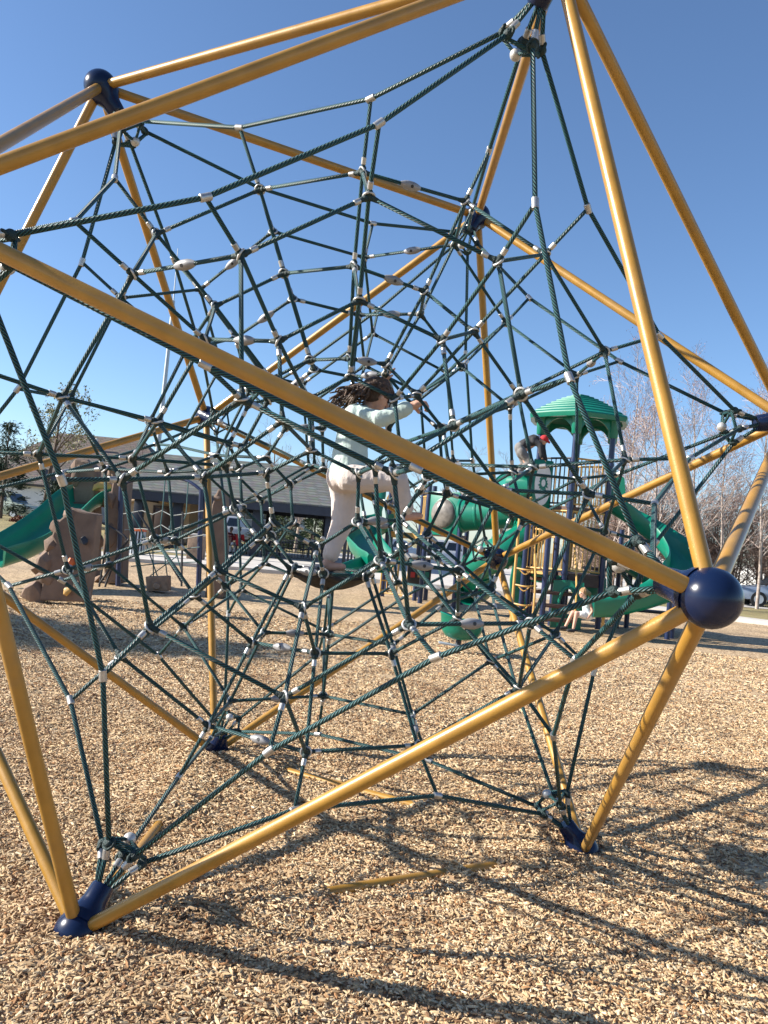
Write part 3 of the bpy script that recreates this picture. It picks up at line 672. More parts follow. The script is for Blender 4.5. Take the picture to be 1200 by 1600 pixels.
for k in range(6):
    p, q = HP[k], HP[(k + 1) % 6]
    part('roof_collar', M['green_pl'], ro, lambda m: m.tube([p + Vector((0, 0, z)) for z in (ZE - 0.42, ZE - 0.40, ZE - 0.1, ZE + 0.02)], [0.085, 0.1, 0.115, 0.15], 14))
    def archm(m):
        n = 10; d = q - p; nrm = d.cross(Vector((0, 0, 1))).normalized() * 0.025; P2 = []
        for i in range(n + 1): t = 0.08 + 0.84 * i / n; P2.append(p + d * t + Vector((0, 0, ZE - 0.36 + 0.30 * math.sin(math.pi * i / n) ** 0.7)))
        P2 += [p + d * 0.95 + Vector((0, 0, ZE + 0.0)), p + d * 0.05 + Vector((0, 0, ZE + 0.0))]
        for i in range(n):
            t0, t1 = 0.08 + 0.84 * i / n, 0.08 + 0.84 * (i + 1) / n
            m.prism([P2[i] - nrm, P2[i + 1] - nrm, p + d * t1 + Vector((0, 0, ZE)) - nrm, p + d * t0 + Vector((0, 0, ZE)) - nrm], nrm * 2)
    part('roof_skirt', M['green_pl'], ro, archm, 25)
    po = part('post', M['navy_post'], PS, lambda m: m.tube([p + Vector((0, 0, -0.05)), p + Vector((0, 0, ZE - 0.3))], 0.062, 18))
    for z in (ZM, ZD, ZD + 1.0): part('post_clamp', M['navy_post'], po, lambda m: m.tube([p + Vector((0, 0, z - 0.035)), p + Vector((0, 0, z + 0.035))], 0.078, 14))
for z in (ZM, ZD):
    part('deck', M['deck'], PS, lambda m: m.prism([h + Vector((0, 0, z - 0.07)) for h in HP], (0, 0, 0.07)), 25)
def railing(p, q, z0, z1, m_, n=None, name='railing'):
    p = Vector((p[0], p[1], 0)); q = Vector((q[0], q[1], 0)); L = (q - p).length; n = n or max(3, int(L / 0.1)); d = (q - p).normalized()
    r = part(name, m_, PS, lambda m: (m.tube([p + d * 0.05 + Vector((0, 0, z0 + 0.06)), q - d * 0.05 + Vector((0, 0, z0 + 0.06))], 0.02, 8), m.tube([p + d * 0.05 + Vector((0, 0, z1)), q - d * 0.05 + Vector((0, 0, z1))], 0.022, 8)), 60)
    for i in range(n):
        c = p + (q - p) * ((i + 0.8) / (n + 0.6)); part('picket', m_, r, lambda m: m.tube([c + Vector((0, 0, z0 + 0.07)), c + Vector((0, 0, z1 - 0.01))], 0.013, 6), 60)
    return r
railing(HP[4], HP[5], ZD, ZD + 1.05, M['tan_metal']); railing(HP[3], HP[4], ZD, ZD + 1.05, M['dark'], 7); railing(HP[0], HP[1], ZD, ZD + 1.05, M['tan_metal']); railing(HP[1], HP[2], ZD, ZD + 1.05, M['tan_metal'])
railing(HP[4], HP[5], ZD - 0.75, ZD - 0.1, M['tan_metal'], 9, 'riser_bars'); railing(HP[4], HP[5], ZM, ZM + 0.72, M['tan_metal'])
railing(HP[3], HP[4], ZM, ZM + 0.9, M['tan_metal'], 7); railing(HP[5], HP[0], ZM, ZM + 0.9, M['tan_metal'], 7); railing(HP[5], HP[0], ZD, ZD + 1.05, M['dark'], 7); railing(HP[3], HP[4], ZD - 0.75, ZD - 0.1, M['tan_metal'], 9, 'riser_bars')
for k in (3, 4, 5):
    part('kick_panel', M['green_pl'] if k == 3 else M['deck'], PS, lambda m: m.bar(HP[k].lerp(HP[(k + 1) % 6], 0.08) + Vector((0, 0, ZM - 0.17)), HP[k].lerp(HP[(k + 1) % 6], 0.92) + Vector((0, 0, ZM - 0.17)), 0.04, 0.2))
for k in range(4):
    part('step', M['deck'], PS, lambda m: m.box((TX - 0.55 + 0.02 * k, TY - 1.55 + k * 0.27, 0.22 + k * 0.26), (0.85, 0.3, 0.07)), 30, 0.01)
for sx in (-0.98, -0.12): part('stair_rail', M['tan_metal'], PS, lambda m: m.tube(arc([(TX + sx, TY - 1.6, 0.0), (TX + sx, TY - 1.55, 0.95), (TX + sx + 0.04, TY - 0.75, 1.95), (TX + sx + 0.04, TY - 0.7, 1.3)], 6), 0.022, 8))
part('wall_panel', M['green_pl'], PS, lambda m: slab(m, [(796, 955), (797, 905), (802, 880), (812, 868), (820, 880), (822, 955)], 13.6, 0.07), 30, 0.02)
part('wall_panel', M['green_pl'], PS, lambda m: slab(m, [(915, 958), (915, 905), (925, 893), (940, 893), (948, 905), (948, 960)], 14.2, 0.07), 30, 0.02)
part('bench_seat', M['dark'], PS, lambda m: m.box((TX + 1.9, TY + 0.3, 0.45), (1.5, 0.4, 0.06)), 30, 0.01)
for sx in (1.3, 2.5): part('bench_leg', M['dark'], PS, lambda m: m.box((TX + sx, TY + 0.3, 0.2), (0.07, 0.3, 0.44)))
# lower bay in front-left with pickets, ladder pole and loop steps
LB = [at(818, 900, 13.0), at(852, 900, 12.6), at(866, 900, 13.3), at(815, 900, 14.2)]
for i, q in enumerate(LB): part('post', M['navy_post'], PS, lambda m: m.tube([(q.x, q.y, -0.05), (q.x, q.y, 2.3)], 0.06, 16))
railing(LB[0], LB[1], ZM, ZM + 0.98, M['tan_metal'], 6); railing(LB[3], LB[0], ZM, ZM + 0.98, M['tan_metal'], 7)
part('deck', M['tan_metal'], PS, lambda m: m.prism([Vector((q.x, q.y, ZM - 0.06)) for q in LB], (0, 0, 0.06)), 25)
lp = at(806, 880, 12.9)
ladder = part('ladder_pole', M['tan_metal'], PS, lambda m: m.tube(arc([(lp.x, lp.y, -0.05), (lp.x, lp.y, 1.5), (lp.x + 0.02, lp.y, 2.5), (lp.x + 0.25, lp.y + 0.2, 2.72)], 6), 0.032, 12))
for z in (0.45, 0.85, 1.2):
    part('loop_step', M['tan_metal'], ladder, lambda m: (m.tube(arc([(lp.x, lp.y, z), (lp.x + 0.22, lp.y - 0.16, z - 0.02), (lp.x + 0.42, lp.y - 0.05, z), (lp.x + 0.5, lp.y + 0.1, z)], 6), 0.018, 8), m.tube(arc([(lp.x + 0.06, lp.y - 0.03, z), (lp.x + 0.2, lp.y - 0.1, z - 0.12), (lp.x + 0.34, lp.y - 0.08, z)], 5), 0.014, 8)))
# panel with white oval face and green emblem, upper left of the tower
pc = at(847, 757, 13.45); pw, ph = 0.24, 0.54
pd = Vector((0.94, 0.34, 0)); pn = Vector((0.34, -0.94, 0))
pp = part('activity_panel', M['green_pl'], PS, lambda m: m.obox(pc, pd * pw, pn * 0.03, Vector((0, 0, ph))), 30, 0.02)
def disc(m, c, rx, rz, t0, t1, n=28, star=None):
    P2 = [c + pd * (rx * math.cos(a) * (star[i % len(star)] if star else 1)) + Vector((0, 0, rz * math.sin(a) * (star[i % len(star)] if star else 1))) + pn * t0 for i, a in enumerate(np.linspace(0, 2 * math.pi, n + 1)[:-1])]
    m.prism(P2, pn * (t1 - t0))
part('panel_oval', M['white_pl'], pp, lambda m: disc(m, pc, 0.205, 0.46, 0.028, 0.042))
part('panel_emblem', M['green_pl'], pp, lambda m: disc(m, pc + Vector((0, 0, 0.02)), 0.12, 0.2, 0.04, 0.05, 30, (1.0, 0.75, 0.95, 0.6, 1.15, 0.8)))
part('emblem_centre', M['white_pl'], pp, lambda m: disc(m, pc + Vector((0, 0, 0.03)), 0.05, 0.08, 0.048, 0.055, 18))
# tube slide winding down on the left of the tower
hc = at(797, 850, 14.6)
hel = [Vector((HP[3].x, HP[3].y + 0.1, ZD + 0.35)), Vector((HP[3].x - 0.45, HP[3].y - 0.05, ZD + 0.33))]
for i in range(15):
    a = rad(70 - i * 24); t = i / 14; hel.append(Vector((hc.x - 0.15 + 0.62 * math.cos(a + 0.6), hc.y + 0.62 * math.sin(a + 0.6), ZD + 0.2 - t * 2.15)))
hel.append(hel[-1] + Vector((-0.35, -0.5, -0.1)))
hel = arc(hel, 3)
part('tube_slide', M['green_pl'], PS, lambda m: m.tube(hel, 0.38, 18, False), 40)
for k in range(4, len(hel) - 2, 7):
    d = (hel[k + 1] - hel[k - 1]).normalized(); part('tube_flange', M['green_pl'], PS, lambda m: m.tube([hel[k] - d * 0.025, hel[k] + d * 0.025], 0.41, 20))
# crawl tunnel to the left deck
t0, t1 = at(722, 806, 15.6), at(806, 800, 15.0)
tn = part('crawl_tunnel', M['green_pl'], PS, lambda m: m.tube([t0 + (t1 - t0) * t for t in (0, 0.04, 0.05, 0.3, 0.31, 0.34, 0.35, 0.62, 0.63, 0.66, 0.67, 0.95, 0.96, 1)], [0.42, 0.42, 0.385, 0.385, 0.405, 0.405, 0.385, 0.385, 0.405, 0.405, 0.385, 0.385, 0.42, 0.42], 22, False), 30)
for k in range(5):
    t = 0.08 + k * 0.045; c = t0 + (t1 - t0) * t
    part('tunnel_slot', M['dark'], tn, lambda m: m.tube([c + Vector((0, math.cos(a) * 0.388, math.sin(a) * 0.388)) for a in np.linspace(rad(140), rad(215), 8)], 0.014, 6))
# bubble panel deck
BP = [at(664, 850, 16.3), at(717, 850, 15.6), at(728, 850, 17.2), at(672, 850, 17.6)]
for q, zt in zip(BP, (3.1, 2.95, 2.95, 3.1)): part('post', M['navy_post'], PS, lambda m: m.tube([(q.x, q.y, -0.05), (q.x, q.y, zt)], 0.062, 16))
part('deck', M['deck'], PS, lambda m: m.prism([Vector((q.x, q.y, 1.75)) for q in BP], (0, 0, 0.07)), 25)
pc = (BP[0] + BP[1]) / 2; pc.z = 2.32; pd = Vector((BP[1].x - BP[0].x, BP[1].y - BP[0].y, 0)); pw = pd.length / 2 - 0.06; pd.normalize(); pn = Vector((pd.y, -pd.x, 0))
bp_ = part('bubble_panel', M['green_pl'], PS, lambda m: m.obox(pc, pd * pw, pn * 0.03, Vector((0, 0, 0.55))), 30, 0.03)
part('bubble_window', M['grey_pl'], bp_, lambda m: [m.tube([pc + pn * (0.028 + 0.15 * math.sin(t)) for t in np.linspace(0, 1.5, 7)], [max(0.01, 0.375 * math.cos(t)) for t in np.linspace(0, 1.5, 7)], 26)], 60)
part('bubble_rim', M['green_pl'], bp_, lambda m: m.tube([pc + pn * 0.03 + pd * (0.37 * math.cos(a)) + Vector((0, 0, 0.37 * math.sin(a))) for a in np.linspace(0, 6.283, 29)[:-1]], 0.025, 8, closed=True))
LD = [at(604, 850, 17.6), at(655, 850, 17.0), at(660, 850, 18.4), at(610, 850, 18.8)]
for q in LD: part('post', M['navy_post'], PS, lambda m: m.tube([(q.x, q.y, -0.05), (q.x, q.y, 2.9)], 0.06, 16))
part('deck', M['tan_metal'], PS, lambda m: m.prism([Vector((q.x, q.y, 1.62)) for q in LD], (0, 0, 0.16)), 25)
railing(LD[1], BP[0], 1.7, 2.75, M['tan_metal'], 5); railing(LD[0], LD[1], 0.05, 0.95, M['tan_metal'], 6); railing(LD[2], BP[3], 1.7, 2.75, M['tan_metal'], 5)
part('hood_panel', M['green_pl'], PS, lambda m: slab(m, [(586, 800), (588, 770), (596, 758), (604, 757), (603, 775), (597, 800), (597, 828), (588, 828)], 17.7, 0.08), 30, 0.02)
part('side_panel', M['tan_metal'], PS, lambda m: slab(m, [(604, 778), (610, 768), (618, 800), (622, 828), (606, 828)], 17.6, 0.06), 30, 0.01)
sp_ = arc([at(606, 826, 17.7), at(588, 832, 17.5), at(570, 842, 17.0), at(566, 862, 16.2), at(580, 882, 15.5), at(592, 893, 15.2)], 7)
part('curved_slide', M['green_pl'], PS, lambda m: chute(m, sp_, 0.6, 0.42, 0.035, flare=0.12), 50)
sp2 = arc([at(600, 880, 15.4), at(580, 888, 14.9), at(556, 897, 14.4), at(535, 901, 14.1)], 6)
part('slide_exit', M['green_pl'], PS, lambda m: chute(m, sp2, 0.55, 0.22, 0.035), 50)
lx0 = at(596, 900, 16.5)
lr = part('ladder', M['tan_metal'], PS, lambda m: [m.tube([(lx0.x + o, 16.5, 0.02), (lx0.x + o, 16.5, 1.35)], 0.022, 8) for o in (0, 0.42)])
for z in (0.25, 0.5, 0.75, 1.0, 1.25): part('rung', M['tan_metal'], lr, lambda m: m.tube([(lx0.x, 16.5, z), (lx0.x + 0.42, 16.5, z)], 0.018, 8))
gq = part('game_panel', M['dark'], PS, lambda m: m.box((at(655, 898, 16.9)), (0.62, 0.05, 0.5)), 30, 0.02)
for k in range(3): part('game_tile', M[('red', 'tan_metal', 'green_pl')[k]], gq, lambda m: m.box(at(645 + k * 11, 898, 16.85) , (0.11, 0.05, 0.14)))
# open spiral slide on the right, girl sits at its foot
s1 = arc([(TX + 0.85, TY - 0.1, ZD + 0.02), (TX + 1.45, TY - 0.35, 2.28), (TX + 1.95, TY - 0.85, 1.85), (TX + 2.12, TY - 1.45, 1.4), (TX + 1.75, TY - 1.95, 1.0), (TX + 1.15, TY - 2.1, 0.7), (TX + 0.55, TY - 2.05, 0.48), (TX + 0.12, TY - 2.0, 0.42)], 8)
part('spiral_slide', M['green_pl'], PS, lambda m: chute(m, s1, 0.56, 0.34, 0.035, flare=0.1), 50)
part('slide_foot', M['tan_metal'], PS, lambda m: m.bar((TX + 0.35, TY - 2.02, 0.46), (TX + 0.35, TY - 2.02, -0.03), 0.05, 0.05))
for dx, dy in ((1.85, -1.5), (2.05, -1.2)): part('post', M['navy_post'], PS, lambda m: m.tube([(TX + dx, TY + dy, -0.05), (TX + dx, TY + dy, 1.3)], 0.055, 14))
s2 = arc([(TX + 1.5, TY + 0.5, 1.35), (TX + 2.1, TY + 0.2, 1.0), (TX + 2.7, TY - 0.15, 0.62), (TX + 3.2, TY - 0.4, 0.42), (TX + 3.5, TY - 0.5, 0.4)], 7)
part('straight_slide', M['green_pl'], PS, lambda m: chute(m, s2, 0.56, 0.3, 0.035, flare=0.1), 50)
q1 = HP[0] + Vector((0.75, 0.3, 0))
for q in (q1, q1 + Vector((0, 0.9, 0))): part('post', M['navy_post'], PS, lambda m: m.tube([(q.x, q.y, -0.05), (q.x, q.y, 2.3)], 0.058, 14))
part('deck', M['deck'], PS, lambda m: m.box((q1.x - 0.4, q1.y + 0.4, 1.3), (1.0, 1.0, 0.07)))
part('slide_hood', M['green_pl'], PS, lambda m: m.prism([(TX + 0.8, TY - 0.42, ZD + 0.05), (TX + 1.1, TY - 0.5, ZD + 0.1), (TX + 1.0, TY - 0.5, ZD + 0.75), (TX + 0.75, TY - 0.42, ZD + 0.95), (TX + 0.66, TY - 0.42, ZD + 0.7)], (0.0, 0.05, 0)), 30)
# crawl-through arch panel at ground level
ap0, ap1 = at(866, 900, 12.9), at(914, 900, 12.75)
def archp(m):
    d = (ap1 - ap0); d.z = 0; n = Vector((0, 0.06, 0)); b0 = Vector((ap0.x, ap0.y, 0.02))
    H = 1.02; N_ = 10; inner = []
    for i in range(N_ + 1):
        a = math.pi * i / N_; inner.append((0.5 - 0.28 * math.cos(a), 0.42 + 0.42 * math.sin(a)))
    inner = [(0.22, 0.3)] + inner + [(0.78, 0.3)]
    outer = [(0.0, 0.3)] + [(0.0 + 1.0 * i / N_, H - 0.05 * abs(i / N_ - 0.5)) for i in range(N_ + 1)] + [(1.0, 0.3)]
    for i in range(len(inner) - 1):
        m.prism([b0 + d * outer[i][0] + Vector((0, 0, outer[i][1])), b0 + d * outer[i + 1][0] + Vector((0, 0, outer[i + 1][1])), b0 + d * inner[i + 1][0] + Vector((0, 0, inner[i + 1][1])), b0 + d * inner[i][0] + Vector((0, 0, inner[i][1]))], n)
    m.prism([b0 + Vector((0, 0, 0)), b0 + d, b0 + d + Vector((0, 0, 0.3)), b0 + Vector((0, 0, 0.3))], n)
av = part('arch_panel', M['green_pl'], PS, archp, 30)
def archt(m):
    d = (ap1 - ap0); d.z = 0; b0 = Vector((ap0.x, ap0.y - 0.02, 0.02))
    m.tube([b0 + d * (0.5 - 0.3 * math.cos(a)) + Vector((0, 0, 0.42 + 0.45 * math.sin(a))) for a in np.linspace(-0.1, 3.0, 14)], 0.035, 8)
part('arch_rim', M['green_pl'], av, archt)

# ------------------------------------------------------------------ spinner seat near the net
sc_ = at(722, 982, 7.6); sg = Vector((sc_.x, sc_.y, 0))
SP = thing('spinner_seat', sg, 'small green bowl seat on a dark post over the wood chips', 'play equipment')
def bowl(m):
    prof = [(0.0, -0.17), (0.12, -0.165), (0.22, -0.12), (0.28, -0.02), (0.30, 0.1), (0.315, 0.115), (0.30, 0.125), (0.27, 0.09), (0.24, 0.0), (0.15, -0.08), (0.0, -0.1)]
    vs = []; fs = []; n = 24
    for r, z in prof:
        for j in range(n):
            a = 2 * math.pi * j / n; k = 1 + 0.10 * math.cos(2 * a); zz = z + (0.10 * max(0, -math.cos(a)) if z > 0.05 else 0)
            vs.append(sc_ + Vector((r * math.cos(a) * k, r * math.sin(a) * 0.85, zz)))
    for i in range(len(prof) - 1):
        for j in range(n): fs.append((i * n + j, i * n + (j + 1) % n, (i + 1) * n + (j + 1) % n, (i + 1) * n + j))
    m.add(vs, fs)
part('seat', M['green_pl'], SP, bowl, 50)
part('post', M['dark'], SP, lambda m: m.tube([sc_ + Vector((-0.03, 0, -0.16)), sg + Vector((-0.06, 0, -0.03))], [0.04, 0.05], 12))
part('footplate', M['steel'], SP, lambda m: m.obox(sg + Vector((-0.16, -0.05, 0.12)), Vector((0.17, 0, -0.015)), Vector((0, 0.07, 0)), Vector((0, 0, 0.012))), 30, 0.006)

# ------------------------------------------------------------------ pavilion
PY = 35.0
def W_(px, py, Y): return at(px, py, Y)
pl_, pr_ = at(198, 790, PY).x, at(548, 790, PY).x
ZEV, ZRG, PB = 2.86, 5.35, 46.0
PV = thing('pavilion', ((pl_ + pr_) / 2, PY + 4, 0.08), 'open park pavilion with grey hip shingle roof and dark navy fascia', 'pavilion')
rL, rR = at(247, 712, 40.5), at(505, 728, 40.5); zr = (rL.z + rR.z) / 2
c0, c1, c2, c3 = Vector((pl_, PY, ZEV)), Vector((pr_, PY, ZEV)), Vector((pr_, PB, ZEV)), Vector((pl_, PB, ZEV))
ra, rb = Vector((rL.x, 40.5, zr)), Vector((rR.x, 40.5, zr))
def hip(m):
    up = Vector((0, 0, 0.06))
    m.add([c0, c1, c2, c3, ra, rb, c0 - up, c1 - up, c2 - up, c3 - up], [(0, 1, 5, 4), (1, 2, 5), (2, 3, 4, 5), (3, 0, 4), (9, 8, 7, 6), (0, 6, 7, 1), (1, 7, 8, 2), (2, 8, 9, 3), (3, 9, 6, 0)])
part('roof', M['shingle'], PV, hip, 20)
for p, q, nm in ((c0, c1, 0), (c1, c2, 0), (c3, c2, 0), (c0, c3, 0)):
    dn = Vector((0, 0, -0.28)); ins = Vector((0, 0, 0))
    cen = (c0 + c2) / 2; a = p + (cen - p) * 0.012; b_ = q + (cen - q) * 0.012
    part('fascia_board', M['fascia'], PV, lambda m: m.bar(a + dn, b_ + dn, 0.10, 0.42))
part('ceiling', M['fascia'], PV, lambda m: m.prism([c + Vector((0, 0, -0.2)) + (((c0 + c2) / 2 - c) * 0.02) for c in (c0, c1, c2, c3)], (0, 0, 0.05)), 25)
for x, Y in ((275, 35.8), (514, 35.8), (214, 35.8), (400, 35.8), (300, 45), (420, 45), (510, 45)):
    q = at(x, 830, Y); part('column', M['fascia'], PV, lambda m: m.box((q.x, Y, 1.3), (0.42, 0.42, 2.62)), 30, 0.01)
part('floor_slab', M['concrete'], PV, lambda m: m.prism([(pl_ - 0.5, 31.9, 0.0), (pr_ + 2.2, 31.9, 0.0), (pr_ + 2.2, PB + 1, 0.0), (pl_ - 0.5, PB + 1, 0.0)], (0, 0, 0.10)), 25)

# restroom block beside the pavilion
bx0, bx1 = at(170, 830, 40).x, at(292, 830, 40).x
RB = thing('restroom_block', ((bx0 + bx1) / 2, 42, 0.1), 'tan stucco restroom block with brown double door under the pavilion roof', 'building')
part('wall', M['stucco'], RB, lambda m: m.box(((bx0 + bx1) / 2, 42.5, 1.4), (bx1 - bx0, 4.6, 2.55)), 30)
dq = at(255, 815, 40.15)
dr = part('door', M['brown'], RB, lambda m: m.box((dq.x, 40.16, 1.13), (1.0, 0.12, 2.0)), 30, 0.01)
part('door_handle', M['steel'], dr, lambda m: m.box((dq.x + 0.38, 40.07, 1.1), (0.06, 0.05, 0.16)))
part('door_frame', M['brown'], RB, lambda m: (m.box((dq.x - 0.56, 40.15, 1.15), (0.08, 0.16, 2.1)), m.box((dq.x + 0.56, 40.15, 1.15), (0.08, 0.16, 2.1)), m.box((dq.x, 40.15, 2.19), (1.2, 0.16, 0.08))))
part('arch_trim', M['stucco'], RB, lambda m: m.tube(arc([(bx0 + 0.5, 40.12, 2.2), ((bx0 + bx1) / 2, 40.12, 2.55), (bx1 - 0.3, 40.12, 2.2)], 8), 0.09, 8))

# picnic tables, railings, bins, people under the pavilion
def picnic(x, Y, lab, rz=0.0):
    q = at(x, 850, Y); o = Vector((q.x, Y, 0.10)); T = thing('picnic_table', o, lab, 'picnic table', 'picnic tables under the pavilion')
    c, s = math.cos(rz), math.sin(rz); X = Vector((c, s, 0)); Yv = Vector((-s, c, 0))
    part('table_top', M['dark'], T, lambda m: m.obox(o + Vector((0, 0, 0.74)), X * 0.95, Yv * 0.36, Vector((0, 0, 0.025))), 30, 0.008)
    for e in (-1, 1):
        part('bench', M['dark'], T, lambda m: m.obox(o + Yv * (0.66 * e) + Vector((0, 0, 0.44)), X * 0.95, Yv * 0.13, Vector((0, 0, 0.022))), 30, 0.008)
        part('leg', M['dark'], T, lambda m: (m.tube([o + X * (0.7 * e) - Yv * 0.62, o + X * (0.7 * e) - Yv * 0.2 + Vector((0, 0, 0.72))], 0.03, 8), m.tube([o + X * (0.7 * e) + Yv * 0.62, o + X * (0.7 * e) + Yv * 0.2 + Vector((0, 0, 0.72))], 0.03, 8), m.tube([o + X * (0.7 * e) - Yv * 0.7 + Vector((0, 0, 0.42)), o + X * (0.7 * e) + Yv * 0.7 + Vector((0, 0, 0.42))], 0.025, 8)))
    return T
picnic(362, 37.2, 'dark metal picnic table with two people in red sitting at it'); picnic(415, 38.0, 'dark metal picnic table between the red-shirted people and the railing'); picnic(455, 40.5, 'dark metal picnic table standing behind the black picket railing')
def fence(name, p, q, h, lab, cat, z=0.1, n=None, m_=None, grp=None, pw=0.022, gap=0.14):
    p = Vector((p.x, p.y, z)); q = Vector((q.x, q.y, z)); L = (q - p).length; d = (q - p).normalized(); m_ = m_ or M['dark']
    T = thing(name, (p + q) / 2, lab, cat, grp)
    for hz in (0.1, h): part('rail', m_, T, lambda m: m.bar(p + Vector((0, 0, hz)), q + Vector((0, 0, hz)), 0.045, 0.05))
    for i in range(int(L / 1.8) + 2):
        c = p + d * min(L, i * 1.8); part('post', m_, T, lambda m: m.bar(c, c + Vector((0, 0, h + 0.08)), 0.07, 0.07))
    for i in range(min(290, int(L / gap))):
        c = p + d * (0.07 + i * gap); part('picket', m_, T, lambda m: m.bar(c + Vector((0, 0, 0.1)), c + Vector((0, 0, h)), pw, pw))
    return T
fence('picket_railing', at(432, 860, 35.4), at(506, 860, 35.4), 0.95, 'black picket railing along the pavilion floor beside the dark column', 'railing')
fence('picket_railing', at(205, 860, 34.6), at(340, 860, 34.6), 0.95, 'black picket railing in front of the tan restroom block', 'railing')
fence('plank_enclosure', at(536, 870, 33.5), at(606, 870, 33.5), 1.35, 'black upright plank enclosure beyond the green curved slide', 'fence', 0.08, pw=0.1, gap=0.16)
tq = at(213, 868, 27.5)
TC = thing('trash_can', (tq.x, tq.y, 0.08), 'slatted grey trash can with orange lid on the concrete path', 'trash can')
part('body', M['dark'], TC, lambda m: m.tube([(tq.x, tq.y, 0.1), (tq.x, tq.y, 0.95)], 0.25, 18))
for k in range(14):
    a = k * 2 * math.pi / 14; part('slat', M['steel'], TC, lambda m: m.bar((tq.x + 0.27 * math.cos(a), tq.y + 0.27 * math.sin(a), 0.1), (tq.x + 0.27 * math.cos(a), tq.y + 0.27 * math.sin(a), 0.98), 0.05, 0.03, Vector((math.cos(a), math.sin(a), 0))))
part('lid', M['orange'], TC, lambda m: m.tube([(tq.x, tq.y, 0.98), (tq.x, tq.y, 1.03), (tq.x, tq.y, 1.08)], [0.31, 0.31, 0.22], 18))
cq = at(306, 868, 28.0)
CB = thing('concrete_bin', (cq.x, cq.y, 0.08), 'square tan concrete bin standing before the navy post', 'bin')
part('body', M['log'], CB, lambda m: m.box((cq.x, cq.y, 0.55), (0.62, 0.62, 0.94)), 30, 0.03)
part('rim', M['concrete'], CB, lambda m: m.box((cq.x, cq.y, 1.04), (0.68, 0.68, 0.08)), 30, 0.015)

# ------------------------------------------------------------------ houses
def house(name, loc, w, d, hw, hr, wm, rm, lab, rz=0.0, hip_=1.8):
    T = thing(name, loc, lab, 'house'); o = Vector(loc)
    part('wall', wm, T, lambda m: m.box(o + Vector((0, 0, hw / 2)), (w, d, hw)), 30)
    e = 0.45; z = hw + 0.02
    A = [o + Vector((sx * (w / 2 + e), sy * (d / 2 + e), z)) for sx, sy in ((-1, -1), (1, -1), (1, 1), (-1, 1))]
    r0 = o + Vector((-w / 2 + hip_, 0, hw + hr)); r1_ = o + Vector((w / 2 - hip_, 0, hw + hr)); dn = Vector((0, 0, -0.18))
    part('roof', rm, T, lambda m: m.add(A + [r0, r1_] + [a + dn for a in A], [(0, 1, 5, 4), (1, 2, 5), (2, 3, 4, 5), (3, 0, 4), (9, 8, 7, 6), (0, 6, 7, 1), (1, 7, 8, 2), (2, 8, 9, 3), (3, 9, 6, 0)]), 20)
    return T
def window(T, c, w, h):
    f = part('window', M['white'], T, lambda m: m.box(c, (w + 0.16, 0.12, h + 0.16)), 30)
    part('pane', M['glass'], f, lambda m: [m.box(Vector(c) + Vector((k * w / 4, -0.065, 0)), (w / 2 - 0.04, 0.03, h)) for k in (-1, 1)], 30)
hq = at(152, 760, 66)
H1 = house('brown_roof_house', (hq.x, 66, 0.8), 15.5, 11, 3.0, 4.3, M['stucco2'], M['shingle_b'], 'single-storey pale house with broad brown hip roof beyond the rock climber', hip_=4.2)
for x in (75, 110): window(H1, at(x, 785, 60.96) + Vector((0, 0, 0.2)), 1.3, 1.2)
vq = at(151, 688, 64); part('roof_vent', M['white'], H1, lambda m: m.tube([vq + Vector((0, 0, -0.5)), vq + Vector((0, 0, 0.15))], 0.1, 10))
hq = at(58, 770, 62); H3 = house('low_wing_house', (hq.x, 58.5, 0.8), 6.5, 5, 2.4, 1.9, M['white'], M['shingle_b'], 'low white-walled wing with brown roof behind the pale green car', hip_=2.4)
hq = at(330, 790, 72)
H2 = house('garage_house', (hq.x, 72, 0.3), 17, 10, 3.0, 2.6, M['stucco2'], M['shingle_b'], 'stucco house with wide white garage door behind the restroom block', hip_=3.5)
gq_ = at(303, 808, 66.9)
gd = part('garage_door', M['white'], H2, lambda m: m.box((gq_.x, 66.93, 1.42), (4.6, 0.1, 2.2)), 30, 0.01)
for k in range(4):
    for j in range(4): part('door_panel', M['white'], gd, lambda m: m.box((gq_.x - 1.68 + j * 1.12, 66.86, 0.62 + k * 0.53), (1.0, 0.04, 0.44)), 30, 0.015)
window(H2, at(385, 800, 66.93), 1.4, 1.2); window(H2, at(425, 802, 66.93), 1.4, 1.2)
hq = at(1010, 850, 85); house('far_tan_house', (hq.x, 85, 0.1), 15, 9, 2.9, 2.4, M['stucco'], M['shingle_b'], 'distant tan house almost hidden behind the bare thicket', hip_=3)

b = MB(); b.add([(-1.5, 29.5, 0.055), (17, 29.5, 0.055), (26, 60, 0.055), (-3, 60, 0.055)], [(0, 1, 2, 3)]); tag(b.build('parking_lot', M['concrete'], None), kind='structure')
